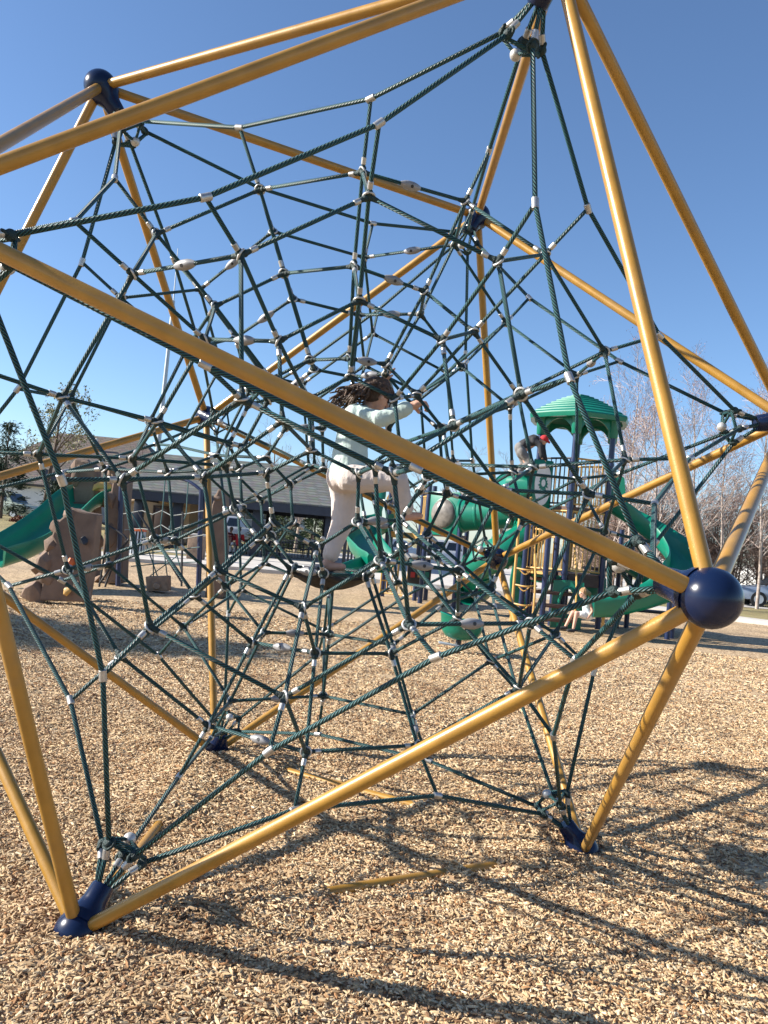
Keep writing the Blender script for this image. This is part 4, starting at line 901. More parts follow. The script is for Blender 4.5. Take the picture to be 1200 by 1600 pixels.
# ------------------------------------------------------------------ vehicles
def car(name, loc, rz, paint, lab, cat, Ln=4.5, Wd=1.8, H=1.5, suv=False):
    T = thing(name, loc, lab, cat); o = Vector(loc); X = Vector((math.cos(rz), math.sin(rz), 0)); Yv = Vector((-math.sin(rz), math.cos(rz), 0)); Z = Vector((0, 0, 1))
    hood = 0.62 * H; h2 = Ln / 2
    prof = [(-h2, 0.28), (-h2, hood * 0.95), (-h2 + 0.1, hood), (-h2 + (0.2 if suv else 0.75), hood + 0.02), (-h2 + (0.45 if suv else 1.2), H - 0.03), (-h2 + 1.0 if suv else -h2 + 1.6, H), (0.25, H), (0.55, H - 0.04), (1.15, hood + 0.03), (h2 - 0.12, hood * 0.9), (h2, hood * 0.72), (h2, 0.3)]
    low = [(-h2, 0.28), (-h2, hood * 0.95), (-h2 + 0.1, hood + 0.02), (1.15, hood + 0.03), (h2 - 0.12, hood * 0.9), (h2, hood * 0.72), (h2, 0.3)]
    top = [p for p in prof if p[1] >= hood + 0.015]
    def P_(x, y, z): return o + X * x + Yv * y + Z * z
    def body(m):
        m.prism([P_(x, -Wd / 2, z) for x, z in low], Yv * Wd)
        n = len(top); vs = [P_(x, -(Wd / 2 - 0.03 - 0.16 * (z - hood) / (H - hood)), z) for x, z in top] + [P_(x, (Wd / 2 - 0.03 - 0.16 * (z - hood) / (H - hood)), z) for x, z in top]
        m.add(vs, [tuple(reversed(range(n))), tuple(range(n, 2 * n))] + [(i, (i + 1) % n, (i + 1) % n + n, i + n) for i in range(n)])
    part('body', paint, T, body, 30, 0.03)
    zs = (hood + 0.08, H - 0.12)
    for sy in (-1, 1):
        for x0, x1 in ((-h2 + (0.45 if suv else 1.3), -0.35), (-0.25, 0.62)):
            part('side_window', M['glass'], T, lambda m: m.add([P_(x, sy * (Wd / 2 - 0.02 - 0.16 * (z - hood) / (H - hood)), z) for x, z in ((x0, zs[0]), (x1 + 0.1, zs[0]), (x1 - 0.1 if x1 > 0 else x1, zs[1]), (x0 + 0.15, zs[1]))], [(0, 1, 2, 3)]))
        for xx in (-h2 + 0.85, h2 - 0.85):
            w = part('wheel', M['tyre'], T, lambda m: m.tube([P_(xx, sy * (Wd / 2 - 0.2), 0.33), P_(xx, sy * (Wd / 2 + 0.015), 0.33)], 0.33, 20))
            part('rim', M['steel'], w, lambda m: m.tube([P_(xx, sy * (Wd / 2 - 0.1), 0.33), P_(xx, sy * (Wd / 2 + 0.03), 0.33)], 0.2, 14))
        part('headlight', M['white_pl'], T, lambda m: m.obox(P_(h2 - 0.02, sy * (Wd / 2 - 0.3), hood * 0.74), X * 0.04, Yv * 0.2, Z * 0.08))
        part('tail_light', M['red'], T, lambda m: m.obox(P_(-h2 + 0.01, sy * (Wd / 2 - 0.16), hood * 0.8), X * 0.04, Yv * 0.1, Z * 0.13))
    def ws_(m):
        a, c = (0.6, H - 0.06), (1.12, hood + 0.07)
        m.add([P_(a[0] + 0.02, -Wd / 2 + 0.24, a[1]), P_(a[0] + 0.02, Wd / 2 - 0.24, a[1]), P_(c[0] + 0.02, Wd / 2 - 0.12, c[1]), P_(c[0] + 0.02, -Wd / 2 + 0.12, c[1])], [(0, 1, 2, 3)])
    part('windscreen', M['glass'], T, ws_)
    return T
q = at(8, 790, 50); car('parked_suv', (q.x, 50, 0.62), rad(-12), M['paleg_paint'], 'pale green boxy car parked before the low white house wing', 'car', 4.3, 1.8, 1.75, True)
q = at(303, 830, 50); car('parked_truck', (q.x, 50, 0.12), rad(8), M['maroon'], 'maroon car parked in front of the white garage door', 'car', 5.0, 1.9, 1.6)
q = at(362, 815, 53); car('parked_van', (q.x, 53, 0.12), rad(4), M['white_paint_car'], 'white van parked behind the people in red', 'van', 4.9, 1.95, 2.0, True)
q = at(1195, 940, 31); car('parked_sedan', (q.x + 1.2, 31.5, 0.05), rad(172), M['blue_paint'], 'grey blue sedan parked before the white fence', 'car', 4.6, 1.8, 1.42)

q = at(700, 850, 44); car('parked_pickup', (q.x, 44, 0.06), rad(5), M['white_paint_car'], 'white car parked behind the bubble panel deck', 'car', 4.9, 1.9, 1.7)
q = at(620, 850, 47); car('parked_hatchback', (q.x, 47, 0.06), rad(-4), M['blue_paint'], 'grey blue car parked behind the tan deck of the curved slide', 'car', 4.3, 1.8, 1.5)
# white fence at the right edge
p0, p1 = at(1030, 880, 46), at(1330, 930, 38)
WF = thing('white_fence', ((p0.x + p1.x) / 2, 42, 0.04), 'tall white vinyl panel fence behind the grey blue sedan', 'fence')
nseg = 8
for i in range(nseg + 1):
    c = p0 + (p1 - p0) * (i / nseg); part('post', M['white'], WF, lambda m: m.box((c.x, c.y, 0.98), (0.14, 0.14, 1.9)), 30)
for i in range(nseg):
    a = p0 + (p1 - p0) * (i / nseg); c = p0 + (p1 - p0) * ((i + 1) / nseg)
    part('panel', M['white'], WF, lambda m: m.bar((a.x, a.y, 0.95), (c.x, c.y, 0.95), 0.05, 1.7))
lq = at(1185, 880, 36)
tag(part('tan_lamp_post', M['tan_metal'], None, lambda m: (m.tube([(lq.x, 36, 0.0), (lq.x, 36, 1.75)], 0.05, 10), m.box((lq.x, 36, 1.95), (0.24, 0.24, 0.4)), m.box((lq.x, 36, 2.18), (0.3, 0.3, 0.05)))), 'short post with a tan lantern head in front of the white fence', 'lamp post')
# tall grey mast
mt, mb = at(278, 388, 58), at(240, 760, 58)
MA = thing('mast', (mb.x, 58, 0.0), 'tall thin grey mast rising behind the pavilion', 'mast')
mm_ = at(271, 470, 58)
part('pole', M['steel'], MA, lambda m: m.tube([(mb.x, 58, -0.1), mm_], [0.22, 0.13], 12)); part('tip_rod', M['steel'], MA, lambda m: m.tube([mm_, mt], [0.06, 0.025], 8))

# ------------------------------------------------------------------ trees
def tree_skel(base, h, rg, r0, levels=4, spread=0.5, lean=0.0, nb=5, up=0.35, start=0.25):
    segs = [[], []]; tips = []
    def grow(p, d, L, r, lev):
        n = 6 if lev == 0 else (4 if lev < 3 else 2); pts = [p]; dd = d.copy()
        for i in range(n):
            dd = (dd + Vector((rg.gauss(0, 1), rg.gauss(0, 1), rg.gauss(0, 0.5) + (up if lev else 0.2))) * (0.05 if lev == 0 else 0.12)).normalized(); pts.append(pts[-1] + dd * (L / n))
        R = [max(0.0055, r * (1 - 0.75 * i / n)) for i in range(n + 1)]
        segs[0 if lev <= 1 else 1].append((pts, R, 7 if lev == 0 else (5 if lev == 1 else 3)))
        if lev >= levels: tips.append(pts[-1]); tips.append(pts[len(pts) // 2]); return
        k = nb if lev else nb * 2 + 3
        for i in range(k):
            t = start + (1 - start) * (i + rg.random()) / k if lev == 0 else 0.2 + 0.8 * (i + rg.random()) / k
            f = t * n; j = min(n - 1, int(f)); q = pts[j].lerp(pts[j + 1], f - j)
            a = rg.uniform(0, 6.283); u, w = frame_of(dd); nd = (dd * (1 - spread * rg.uniform(0.5, 1.1)) + (u * math.cos(a) + w * math.sin(a)) * spread * rg.uniform(0.7, 1.4)).normalized()
            grow(q, nd, L * (0.50 if lev == 0 else 0.6) * rg.uniform(0.6, 1.1) * (1.15 - 0.6 * t), r * (1 - 0.75 * t) * 0.5, lev + 1)
    grow(Vector(base), Vector((lean, 0, 1)).normalized(), h, r0, 0)
    return segs, tips
def bare_tree(name, base, h, seed, bark, twig, lab, r0=0.12, bud=None, levels=3, spread=0.5, nb=5, lean=0.0, grp=None, nleaf=2, lsz=0.06, start=0.25, stems=1):
    rg = random.Random(seed); T = thing(name, base, lab, 'tree', grp); A = MB(); B_ = MB(); tips = []
    for s in range(stems):
        sg_, tp = tree_skel(Vector(base) + (Vector((rg.uniform(-.35, .35), rg.uniform(-.35, .35), 0)) if stems > 1 else Vector()), h * rg.uniform(0.8, 1.05) if stems > 1 else h, rg, r0, levels, spread, lean if stems == 1 else rg.uniform(-0.2, 0.2), nb, start=start)
        for pts, R, n in sg_[0]: A.tube(pts, R, n, False)
        for pts, R, n in sg_[1]: B_.tube(pts, R, n, False)
        tips += tp
    A.build('trunk', bark, T, 60); cr = B_.build('crown', twig, T, 60)
    if bud:
        L_ = MB()
        for p in tips:
            for _ in range(nleaf):
                c = p + Vector((rg.gauss(0, .12), rg.gauss(0, .12), rg.gauss(0, .12))); u = Vector((rg.gauss(0, 1), rg.gauss(0, 1), rg.gauss(0, 1))).normalized(); w = u.orthogonal().normalized(); s = lsz * rg.uniform(0.5, 1.3)
                L_.add([c - u * s, c + w * s * 0.5, c + u * s, c - w * s * 0.5], [(0, 1, 2, 3)])
        tag(L_.build('leaves', bud, cr, 0), kind='stuff')
    return T
def gpt(px, Y, z=0.02): q = at(px, 850, Y); return Vector((q.x, Y, z))
birches = [(985, 30, 8.6, 'tallest pale birch tree rising behind the green tower roof'), (1035, 27, 7.6, 'pale birch tree with red buds beside the spiral slide'), (1075, 31, 8.2, 'pale birch standing behind the navy ball joint and yellow tube'), (945, 34, 7.6, 'slim pale birch directly behind the tower railing'), (1190, 29, 8.4, 'pale birch at the end of the row nearest the lantern post'), (1130, 33, 7.2, 'pale birch growing out of the brown thicket')]
for i, (px, Y, h, lab) in enumerate(birches):
    bare_tree('birch_tree', gpt(px, Y), h, 300 + i, M['birch'], M['twig_pale'], lab, 0.075, M['bud'], 3, 0.45, 7, 0.0, 'bare birches behind the playground', 1, 0.035, 0.15)
for i, (px, Y, h) in enumerate(((965, 37, 4.6), (1010, 35, 4.8), (1060, 36, 4.6), (1100, 37, 5.0), (1150, 35, 5.0), (1200, 36, 5.2), (925, 40, 4.2), (1240, 33, 5.0))):
    bare_tree('bare_shrub', gpt(px, Y), h, 400 + i, M['bark'], M['twig'], 'dense brown leafless shrub in the thicket behind the white birches', 0.05, None, 3, 0.55, 6, 0, 'leafless shrubs in the thicket', start=0.05, stems=8)
for i, (px, Y, h, lab) in enumerate(((715, 45, 6.0, 'bare tree behind the crawl tunnel'), (655, 48, 6.2, 'bare tree between the girl and the bubble panel'), (780, 50, 6.5, 'bare tree behind the tube slide'), (462, 50, 3.9, 'small pale bare tree seen under the pavilion roof'), (232, 62, 6.5, 'bare tree beside the grey mast'), (330, 64, 7.5, 'tall bare tree rising over the pavilion ridge'), (420, 60, 8.2, 'tall bare tree behind the far end of the pavilion'), (505, 62, 7.5, 'bare tree above the pavilion beside the girl'))):
    bare_tree('bare_tree', gpt(px, Y, 0.1), h, 500 + i, M['birch'] if i == 3 else M['bark'], M['twig_pale'] if i == 3 else M['twig'], lab, 0.13, None, 3, 0.45, 5)
bare_tree('sparse_tree', gpt(62, 46, 0.55), 7.2, 601, M['bark'], M['twig'], 'half-bare tree with yellow green leaves beside the evergreen', 0.17, M['leaf'], 3, 0.45, 6, 0.02, None, 2, 0.085)
def needle_tree(name, base, h, r, seed, lab, m_, cat='tree', n=2600, low=0.08):
    rg = random.Random(seed); T = thing(name, base, lab, cat); o = Vector(base)
    part('trunk', M['bark'], T, lambda m: m.tube([o + Vector((0, 0, -0.1)), o + Vector((0, 0, h * 0.97))], [0.05 * r + 0.06, 0.02], 8))
    C = MB(); nc = 90
    for _ in range(nc):
        t = rg.uniform(low, 1) ; rr = r * (1 - t) ** 0.75 * rg.uniform(0.35, 1.0) + 0.05; a = rg.uniform(0, 6.283)
        c = o + Vector((rr * math.cos(a), rr * math.sin(a), h * t)); sz = r * 0.26 * rg.uniform(0.6, 1.2)
        for _ in range(n // nc):
            p = c + Vector((rg.gauss(0, 1), rg.gauss(0, 1), rg.gauss(0, .55))) * sz * 0.6; u = Vector((p.x - o.x, p.y - o.y, rg.uniform(-.6, .5))).normalized(); w = u.orthogonal().normalized(); w = Matrix.Rotation(rg.uniform(0, 6.28), 3, u) @ w
            l = rg.uniform(0.12, 0.26) * (0.6 + r * 0.25); C.add([p - u * l * 0.3 + w * l * 0.16, p - u * l * 0.3 - w * l * 0.16, p + u * l], [(0, 1, 2)])
    tag(C.build('crown', m_, T, 0), kind='stuff'); return T
needle_tree('evergreen_tree', gpt(-4, 45, 0.5), 5.9, 1.5, 71, 'dark evergreen tree beyond the green slide at the shaded lawn bed', M['needle'], n=5000)
needle_tree('evergreen_tree', Vector((-13.2, 5.9, 0.0)), 6.8, 2.3, 79, 'tall dark evergreen added out of view left of the climbing net to shade the chips', M['needle'], n=9000)  # assumed tree outside the frame, added to cast shade over the chips
needle_tree('evergreen_shrub', gpt(78, 43, 0.55), 2.6, 1.1, 72, 'dark evergreen shrub beside the brown roof house', M['needle'], 'shrub')
needle_tree('evergreen_shrub', gpt(100, 44, 0.5), 3.4, 1.2, 75, 'taller dark evergreen shrub touching the rear climbing rock', M['needle'], 'shrub')
needle_tree('evergreen_shrub', gpt(438, 52, 0.1), 3.0, 2.2, 73, 'broad dark evergreen shrub seen under the pavilion roof', M['shrub'], 'shrub', 4000)
needle_tree('evergreen_shrub', gpt(490, 55, 0.1), 2.8, 1.8, 74, 'dark shrub beside the pavilion column under the roof', M['shrub'], 'shrub')
def low_shrub(px, Y, z, r, seed, m_, lab):
    rg = random.Random(seed); o = gpt(px, Y, z); T = thing('low_shrub', o, lab, 'shrub'); C = MB()
    for _ in range(700):
        d = Vector((rg.gauss(0, 1), rg.gauss(0, 1), abs(rg.gauss(0, 1)))).normalized() * r * rg.uniform(0.5, 1.05); p = o + Vector((d.x * 1.2, d.y, d.z * 0.9)); u = Vector((rg.gauss(0, 1), rg.gauss(0, 1), rg.gauss(0, 1))).normalized(); w = u.orthogonal().normalized(); s = 0.07
        C.add([p - u * s, p + w * s * 0.6, p + u * s, p - w * s * 0.6], [(0, 1, 2, 3)])
    tag(C.build('foliage', m_, T, 0), kind='stuff'); part('stem', M['bark'], T, lambda m: [m.tube([o + Vector((0, 0, -0.05)), o + Vector((math.cos(a) * r * 0.5, math.sin(a) * r * 0.5, r * 0.6))], [0.03, 0.01], 5) for a in (0.3, 2.2, 4.5)])
low_shrub(27, 43, 0.5, 0.5, 1, M['redshrub'], 'round rust coloured shrub before the pale green car'); low_shrub(56, 43.5, 0.5, 0.55, 2, M['redshrub'], 'rust shrub at the trunk of the half-bare tree'); low_shrub(44, 42, 0.5, 0.42, 3, M['shrub'], 'small green shrub between two rust shrubs'); low_shrub(68, 41.5, 0.5, 0.4, 4, M['shrub'], 'small green shrub nearest the dark evergreen shrubs')

# ------------------------------------------------------------------ people
def person(loc, lab): return thing('person', loc, lab, 'person')
def caps(parent, name, m_, L, voxel, it=3, fold=0.0, fs=9.0, seed=0):
    b = MB()
    for c in L:
        if len(c) == 4: b.capsule(c[0], c[1], c[2], c[3])
        else: b.sphere(c[0], c[1], 16, 10)
    return remeshed(b, name, m_, parent, voxel, it, fold, fs, seed)
def eyes(T, c, fwd, right, r, s=1.0):
    for e in (-1, 1):
        part('eye', M['dark'], T, lambda m: m.sphere(c + fwd * r * 0.93 + right * (0.036 * s * e), 0.010 * s, 8, 6), 180)

# --- the climbing girl
def G(px, py, Y): return at(px, py, Y)
pel = G(546, 742, 0.02)
GI = person((pel.x, pel.y, 1.30), 'child in mint top and cream trousers climbing inside the rope web')
hipR, hipL = G(549, 748, -0.06), G(541, 746, 0.09)
knR, anR, toR = G(621, 752, -0.10), G(634, 797, -0.06), G(655, 806, -0.05)
knL, anL, toL = G(535, 815, 0.06), G(514, 874, 0.02), G(535, 886, 0.0)
che, nek = G(552, 678, 0.03), G(570, 640, 0.04)
shR, shL = G(553, 648, -0.07), G(576, 646, 0.13)
elR, wrR, haR = G(595, 656, -0.13), G(637, 637, -0.12), G(651, 632, -0.11)
elL, wrL, haL = G(606, 630, 0.20), G(604, 602, 0.16), G(604, 594, 0.15)
hd = G(588, 621, 0.05); hf = Vector((0.82, 0.42, -0.36)).normalized(); hr_ = hf.cross(Vector((0, 0, 1))).normalized(); hu = hr_.cross(hf).normalized()
body = [(nek, 0.034, hd - hu * 0.03, 0.036), (hd + hu * 0.012, (0.067, 0.068, 0.079)), (hd - hu * 0.045 + hf * 0.03, 0.046, hd - hu * 0.06 + hf * 0.045, 0.03), (hd + hf * 0.075 - hu * 0.005, 0.011, hd + hf * 0.09 - hu * 0.022, 0.012),
        (hd + hr_ * 0.067, 0.014, hd + hr_ * 0.071 - hu * 0.012, 0.012), (hd - hr_ * 0.067, 0.014, hd - hr_ * 0.071 - hu * 0.012, 0.012), (hd + hf * 0.078 - hu * 0.047, 0.010, hd + hf * 0.078 - hu * 0.05 + hr_ * 0.01, 0.009),
        (che, 0.07, pel, 0.075), (che, 0.06, nek, 0.035), (shR, 0.04, elR, 0.03), (elR, 0.029, wrR, 0.021), (shL, 0.04, elL, 0.03), (elL, 0.029, wrL, 0.021),
        (wrR, 0.021, haR, 0.024), (wrL, 0.021, haL, 0.024), (hipR, 0.06, knR, 0.04), (knR, 0.04, anR, 0.026), (hipL, 0.06, knL, 0.04), (knL, 0.04, anL, 0.026),
        (anR, 0.026, anR + Vector((-0.01, 0, -0.03)), 0.028), (anR + Vector((0, 0, -0.035)), 0.026, toR, 0.02), (anL, 0.026, anL + Vector((-0.012, 0, -0.03)), 0.028), (anL + Vector((0, 0, -0.036)), 0.026, toL, 0.02)]
def fingers(h, fwd, palm_n, side, s=1.0, curl=0.75):
    out = []; c = h
    for k, ln in zip((-1.5, -0.5, 0.5, 1.5), (0.038, 0.044, 0.041, 0.032)):
        b0 = c + fwd * 0.012 * s + side * (k * 0.0118 * s); b1 = b0 + (fwd * math.cos(curl * 0.6) + palm_n * math.sin(curl * 0.6)) * ln * 0.55 * s; b2 = b1 + (fwd * math.cos(curl * 1.7) + palm_n * math.sin(curl * 1.7)) * ln * 0.5 * s; b3 = b2 + (fwd * math.cos(curl * 2.7) + palm_n * math.sin(curl * 2.7)) * ln * 0.35 * s
        out += [(b0, 0.0078 * s, b1, 0.0068 * s), (b1, 0.0068 * s, b2, 0.0062 * s), (b2, 0.0062 * s, b3, 0.0056 * s)]
    t0 = c - fwd * 0.012 * s + side * (-0.022 * s); t1 = t0 + (side * -0.8 + fwd * 0.5 + palm_n * 0.4).normalized() * 0.026 * s; t2 = t1 + (fwd * 0.6 + palm_n * 0.8).normalized() * 0.022 * s
    out += [(t0, 0.0095 * s, t1, 0.0078 * s), (t1, 0.0078 * s, t2, 0.0066 * s)]
    return out
fR = (haR - wrR).normalized(); sR = fR.cross(Vector((0, 0, 1))).normalized(); nR = Vector((0, 0, -1)); fL = Vector((0.1, 0.1, 1)).normalized()
body += [(haR - fR * 0.01 + sR * 0.012, 0.017, haR + fR * 0.012 + sR * 0.012, 0.015), (haR - fR * 0.01 - sR * 0.012, 0.017, haR + fR * 0.012 - sR * 0.012, 0.015)]
body += fingers(haR + fR * 0.008, fR, nR, sR, 1.35, 0.6) + fingers(haL + fL * 0.008, fL, Vector((1, 0, 0)), Vector((0, 1, 0)), 1.05, 0.4)
caps(GI, 'body', M['skin'], body, 0.0045, 2)
eyes(GI, hd + hu * 0.005, hf, hr_, 0.067)
sleeve = lambda sh, el, wr: [(sh, 0.054, el, 0.046), (el, 0.046, wr, 0.036)]
shirt = [(che + Vector((0, 0, 0.03)), (0.092, 0.125, 0.10)), (che, 0.092, pel + Vector((-0.01, 0, 0.05)), 0.095), (pel + Vector((-0.01, 0, 0.05)), 0.097, pel + Vector((-0.012, 0, 0.015)), 0.104), (che + Vector((0, 0, .02)), 0.085, nek - Vector((0, 0, 0.03)), 0.052), (shR, 0.055, shL, 0.055)] + sleeve(shR, elR, elR.lerp(wrR, 0.95)) + sleeve(shL, elL, elL.lerp(wrL, 0.9))
caps(GI, 'shirt', M['mint'], shirt, 0.007, 3, 0.012, 16, 3)
tr = [(pel + Vector((-0.03, 0.02, -0.01)), (0.097, 0.12, 0.10)), (hipR, 0.0792, hipR.lerp(knR, 0.5), 0.0686), (hipR.lerp(knR, 0.5), 0.0686, knR, 0.0563), (knR, 0.0563, knR.lerp(anR, 0.55), 0.0502), (knR.lerp(anR, 0.55), 0.0502, knR.lerp(anR, 0.9), 0.0493),
      (hipL + Vector((-0.02, 0, 0)), 0.0862, hipL.lerp(knL, 0.5), 0.0730), (hipL.lerp(knL, 0.5), 0.0730, knL, 0.0616), (knL, 0.0616, knL.lerp(anL, 0.5), 0.0528), (knL.lerp(anL, 0.5), 0.0528, knL.lerp(anL, 0.88), 0.0458)]
caps(GI, 'trousers', M['cream'], tr, 0.006, 8, 0.0065, 15, 9)
hb = MB(); rg = random.Random(5)
hb.sphere(hd + hu * 0.02 - hf * 0.013, (0.074, 0.074, 0.077), 18, 12)
for i in range(150):  # locks combed back over the crown
    a = rg.uniform(-1.75, 1.75); n0 = (hu * math.cos(a) + hr_ * math.sin(a)).normalized(); pts = []; f0 = rg.uniform(0.2, 1.0); wv = rg.uniform(0, 6)
    for k in range(8):
        t = f0 - k * 0.34; q = n0 * math.cos(t) + hf * math.sin(t); pts.append(hd + hu * 0.018 - hf * 0.012 + q * (0.08 + 0.006 * math.sin(k * 1.3 + wv) + rg.uniform(0, 0.006)) + hr_ * 0.005 * math.sin(k * 1.7 + wv))
    hb.tube(pts, [0.004, 0.008, 0.009, 0.009, 0.008, 0.007, 0.005, 0.002], 5)
for i in range(120):
    a = rg.uniform(-1.9, 1.9); st = hd + hu * 0.05 - hf * 0.03 + hr_ * (0.06 * math.sin(a)); L_ = rg.uniform(0.10, 0.2)
    p1_ = st - hf * 0.06 * math.cos(a * 0.5) + hr_ * 0.03 * math.sin(a) + Vector((-0.03, 0, -0.02)); p2_ = p1_ + Vector((rg.uniform(-0.10, -0.01), rg.uniform(-0.05, 0.04), rg.uniform(-0.09, -0.02))); p3_ = p2_ + Vector((rg.uniform(-0.07, 0.0), rg.uniform(-0.04, 0.04), rg.uniform(-0.08, 0.0)))
    pts = arc([st, p1_, p2_, p3_], 5); hb.tube(pts, [0.008 * (1 - 0.8 * k / (len(pts) - 1)) + 0.002 for k in range(len(pts))], 6)
for i in range(12):   # strands across the face in the wind
    st = hd + hu * 0.075 + hr_ * rg.uniform(-0.05, 0.05); pts = arc([st, st + hf * 0.06 - hu * 0.01 + hr_ * rg.uniform(-.01, .02), st + hf * 0.085 - hu * rg.uniform(0.05, 0.1) + hr_ * rg.uniform(-.02, .03)], 5); hb.tube(pts, 0.0045, 5)
tag(hb.build('hair', M['hair'], GI, 60))

# --- boy on the tube slide
BY = 13.35
def Bq(px, py, dy=0.0): return at(px, py, BY + dy)
bp0 = Bq(815, 705); BO = person((bp0.x, BY, Bq(815, 738).z), 'child in dark jacket, grey trousers and red cap crouching on the tube slide')
hd2 = Bq(849, 688); f2 = Vector((0.75, -0.35, -0.5)).normalized(); r2v = f2.cross(Vector((0, 0, 1))).normalized(); u2 = r2v.cross(f2)
caps(BO, 'body', M['skin'], [(hd2, (0.085, 0.085, 0.1)), (hd2, 0.05, Bq(838, 690), 0.05), (hd2 + f2 * 0.085, 0.014, hd2 + f2 * 0.1, 0.013), (Bq(838, 690), 0.07, bp0, 0.08), (Bq(843, 706, -0.12), 0.03, Bq(847, 716, -0.15), 0.025), (Bq(851, 715, 0.1), 0.03, Bq(852, 722, 0.1), 0.025), (bp0, 0.06, Bq(824, 728), 0.05), (Bq(824, 728), 0.04, Bq(812, 737), 0.04)], 0.014, 2)
eyes(BO, hd2 + u2 * 0.01, f2, r2v, 0.086)
caps(BO, 'jacket', M['black_cloth'], [(Bq(818, 695), 0.12, Bq(834, 688), 0.13), (Bq(834, 688, -0.1), 0.075, Bq(845, 697, -0.16), 0.06), (Bq(845, 697, -0.16), 0.058, Bq(846, 713, -0.16), 0.045), (Bq(836, 688, 0.12), 0.075, Bq(848, 700, 0.14), 0.06), (Bq(848, 700, 0.14), 0.055, Bq(852, 717, 0.1), 0.045)], 0.014, 3, 0.015, 9)
caps(BO, 'trousers', M['grey_cloth'], [(Bq(813, 700), 0.13, Bq(815, 708), 0.12), (Bq(815, 706, -0.08), 0.1, Bq(828, 722, -0.1), 0.075), (Bq(828, 722, -0.1), 0.07, Bq(812, 735, -0.1), 0.055), (Bq(813, 706, 0.1), 0.1, Bq(820, 725, 0.1), 0.075), (Bq(820, 725, 0.1), 0.07, Bq(802, 735, 0.1), 0.055)], 0.014, 3, 0.015, 8)
cp = caps(BO, 'cap', M['red_cloth'], [(hd2 + u2 * 0.04, (0.1, 0.1, 0.085)), (hd2 + u2 * 0.045 + f2 * 0.07, 0.035, hd2 + u2 * 0.03 + f2 * 0.14, 0.025)], 0.013, 2)
caps(BO, 'shoes', M['white_cloth'], [(Bq(812, 738, -0.1), 0.045, Bq(820, 740, -0.1), 0.035), (Bq(802, 738, 0.1), 0.045, Bq(809, 740, 0.1), 0.035)], 0.014, 2)

# --- girl at the foot of the spiral slide
SY = 11.95
def Sq(px, py, dy=0.0): return at(px, py, SY + dy)
SG = person((Sq(915, 960).x, SY, 0.46), 'child with blond ponytail in pale blue outfit sitting at the foot of the spiral slide')
hd3 = Sq(911, 927); f3 = Vector((-0.9, -0.35, -0.12)).normalized(); r3 = f3.cross(Vector((0, 0, 1))).normalized(); u3 = r3.cross(f3)
caps(SG, 'body', M['skin'], [(hd3, (0.08, 0.08, 0.095)), (hd3 - u3 * 0.05 + f3 * 0.03, 0.045, hd3 - u3 * 0.06 + f3 * 0.04, 0.03), (hd3, 0.035, Sq(917, 940), 0.04), (hd3 + f3 * 0.078, 0.012, hd3 + f3 * 0.092 - u3 * 0.015, 0.012), (Sq(917, 942), 0.06, Sq(919, 960), 0.08),
     (Sq(922, 942, -0.1), 0.035, Sq(926, 955, -0.13), 0.03), (Sq(926, 955, -0.13), 0.028, Sq(918, 966, -0.14), 0.022), (Sq(912, 941, 0.1), 0.035, Sq(903, 948, 0.08), 0.028), (Sq(903, 948, 0.08), 0.027, Sq(893, 945, 0.06), 0.022),
     (Sq(918, 962, -0.06), 0.06, Sq(901, 958, -0.1), 0.045), (Sq(901, 958, -0.1), 0.043, Sq(896, 982, -0.12), 0.03), (Sq(916, 962, 0.08), 0.06, Sq(895, 957, 0.1), 0.045), (Sq(895, 957, 0.1), 0.043, Sq(884, 978, 0.1), 0.03)], 0.011, 2)
eyes(SG, hd3 + u3 * 0.01, f3, r3, 0.08)
caps(SG, 'top', M['lightblue_cloth'], [(Sq(917, 944), (0.1, 0.13, 0.1)), (Sq(917, 944), 0.1, Sq(920, 960), 0.105), (Sq(918, 941, -0.12), 0.05, Sq(913, 941, 0.12), 0.05)], 0.012, 3, 0.012, 10)
caps(SG, 'shorts', M['white_cloth'], [(Sq(919, 962), (0.12, 0.14, 0.09)), (Sq(918, 962, -0.06), 0.08, Sq(908, 960, -0.09), 0.068), (Sq(916, 962, 0.08), 0.08, Sq(905, 960, 0.09), 0.068)], 0.012, 3, 0.01, 10)
for fx, fy, dy in ((896, 985, -0.12), (884, 981, 0.1)):
    s_ = Sq(fx, fy, dy); caps(SG, 'shoe', M['black_cloth'], [(s_, 0.042, s_ + Vector((-0.11, -0.02, -0.01)), 0.032)], 0.011, 2)
caps(SG, 'hair', M['blond'], [(hd3 + u3 * 0.025 - f3 * 0.02, (0.09, 0.09, 0.09)), (hd3 + u3 * 0.04 - f3 * 0.09, 0.035, hd3 - f3 * 0.15 - u3 * 0.02, 0.04), (hd3 - f3 * 0.15 - u3 * 0.02, 0.038, hd3 - f3 * 0.17 - u3 * 0.1, 0.02)], 0.011, 2, 0.01, 25)

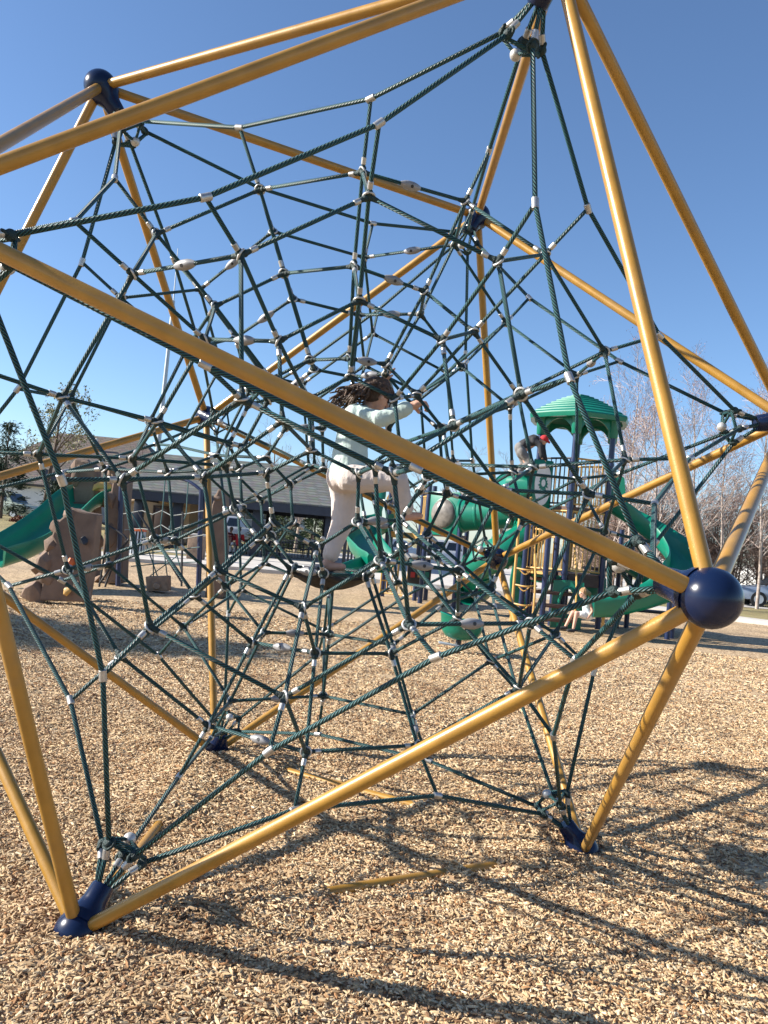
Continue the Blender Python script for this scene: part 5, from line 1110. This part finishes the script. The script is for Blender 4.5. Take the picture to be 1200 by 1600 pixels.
# --- seated adults under the pavilion
def seated(px, py, Y, face, shirt_m, leg_m, lab, hair_m):
    c = at(px, py, Y); c.z = 0.10; T = person(c, lab); F = Vector((math.cos(face), math.sin(face), 0)); S = Vector((-F.y, F.x, 0)); Z = Vector((0, 0, 1))
    P_ = lambda f, s, z: c + F * f + S * s + Z * z
    h = P_(0.06, 0, 1.22)
    caps(T, 'body', M['skin'], [(h, (0.085, 0.085, 0.11)), (h, 0.05, P_(0, 0, 1.02), 0.055), (h + F * 0.085, 0.015, h + F * 0.1, 0.014), (P_(0, 0, 0.95), 0.12, P_(0, 0, 0.52), 0.12), (P_(0.3, 0.2, 0.72), 0.03, P_(0.42, 0.12, 0.78), 0.035), (P_(0.3, -0.2, 0.72), 0.03, P_(0.42, -0.12, 0.78), 0.035), (P_(0.42, 0.1, 0.5), 0.05, P_(0.44, 0.1, 0.06), 0.04), (P_(0.42, -0.1, 0.5), 0.05, P_(0.44, -0.1, 0.06), 0.04), (P_(0, 0.1, 0.5), 0.06, P_(0.4, 0.1, 0.5), 0.05), (P_(0, -0.1, 0.5), 0.06, P_(0.4, -0.1, 0.5), 0.05)], 0.02, 2)
    eyes(T, h + Z * 0.01, F, S, 0.086)
    caps(T, 'shirt', shirt_m, [(P_(0, 0, 0.92), (0.15, 0.2, 0.13)), (P_(0, 0, 0.9), 0.15, P_(0, 0, 0.55), 0.15), (P_(0, 0.2, 0.95), 0.075, P_(0.1, 0.25, 0.72), 0.055), (P_(0.1, 0.25, 0.72), 0.05, P_(0.3, 0.2, 0.73), 0.042), (P_(0, -0.2, 0.95), 0.075, P_(0.1, -0.25, 0.72), 0.055), (P_(0.1, -0.25, 0.72), 0.05, P_(0.3, -0.2, 0.73), 0.042)], 0.02, 2, 0.01, 8)
    caps(T, 'trousers', leg_m, [(P_(0, 0.09, 0.5), 0.1, P_(0.4, 0.11, 0.5), 0.075), (P_(0.42, 0.11, 0.5), 0.07, P_(0.44, 0.11, 0.12), 0.06), (P_(0, -0.09, 0.5), 0.1, P_(0.4, -0.11, 0.5), 0.075), (P_(0.42, -0.11, 0.5), 0.07, P_(0.44, -0.11, 0.12), 0.06), (P_(0, 0.09, 0.52), 0.11, P_(0, -0.09, 0.52), 0.11)], 0.02, 2)
    caps(T, 'shoes', M['black_cloth'], [(P_(0.44, 0.11, 0.05), 0.05, P_(0.58, 0.11, 0.045), 0.04), (P_(0.44, -0.11, 0.05), 0.05, P_(0.58, -0.11, 0.045), 0.04)], 0.02, 1)
    caps(T, 'hair', hair_m, [(h + Z * 0.03 - F * 0.02, (0.098, 0.098, 0.1)), (h - F * 0.05, 0.06, h - F * 0.07 - Z * 0.12, 0.045)], 0.02, 1)
seated(372, 850, 36.5, rad(95), M['red_cloth'], M['grey_cloth'], 'person in bright red shirt sitting at the picnic table', M['hair'])
seated(359, 850, 36.5, rad(80), M['maroon'], M['white_cloth'], 'person in dark red shirt and white trousers sitting at the picnic table', M['hair'])
seated(412, 850, 37.35, rad(90), M['black_cloth'], M['grey_cloth'], 'person in dark jacket sitting at the middle picnic table', M['hair'])
seated(487, 850, 41.15, rad(270), M['white_cloth'], M['grey_cloth'], 'person in white shirt sitting behind the black picket railing', M['hair'])
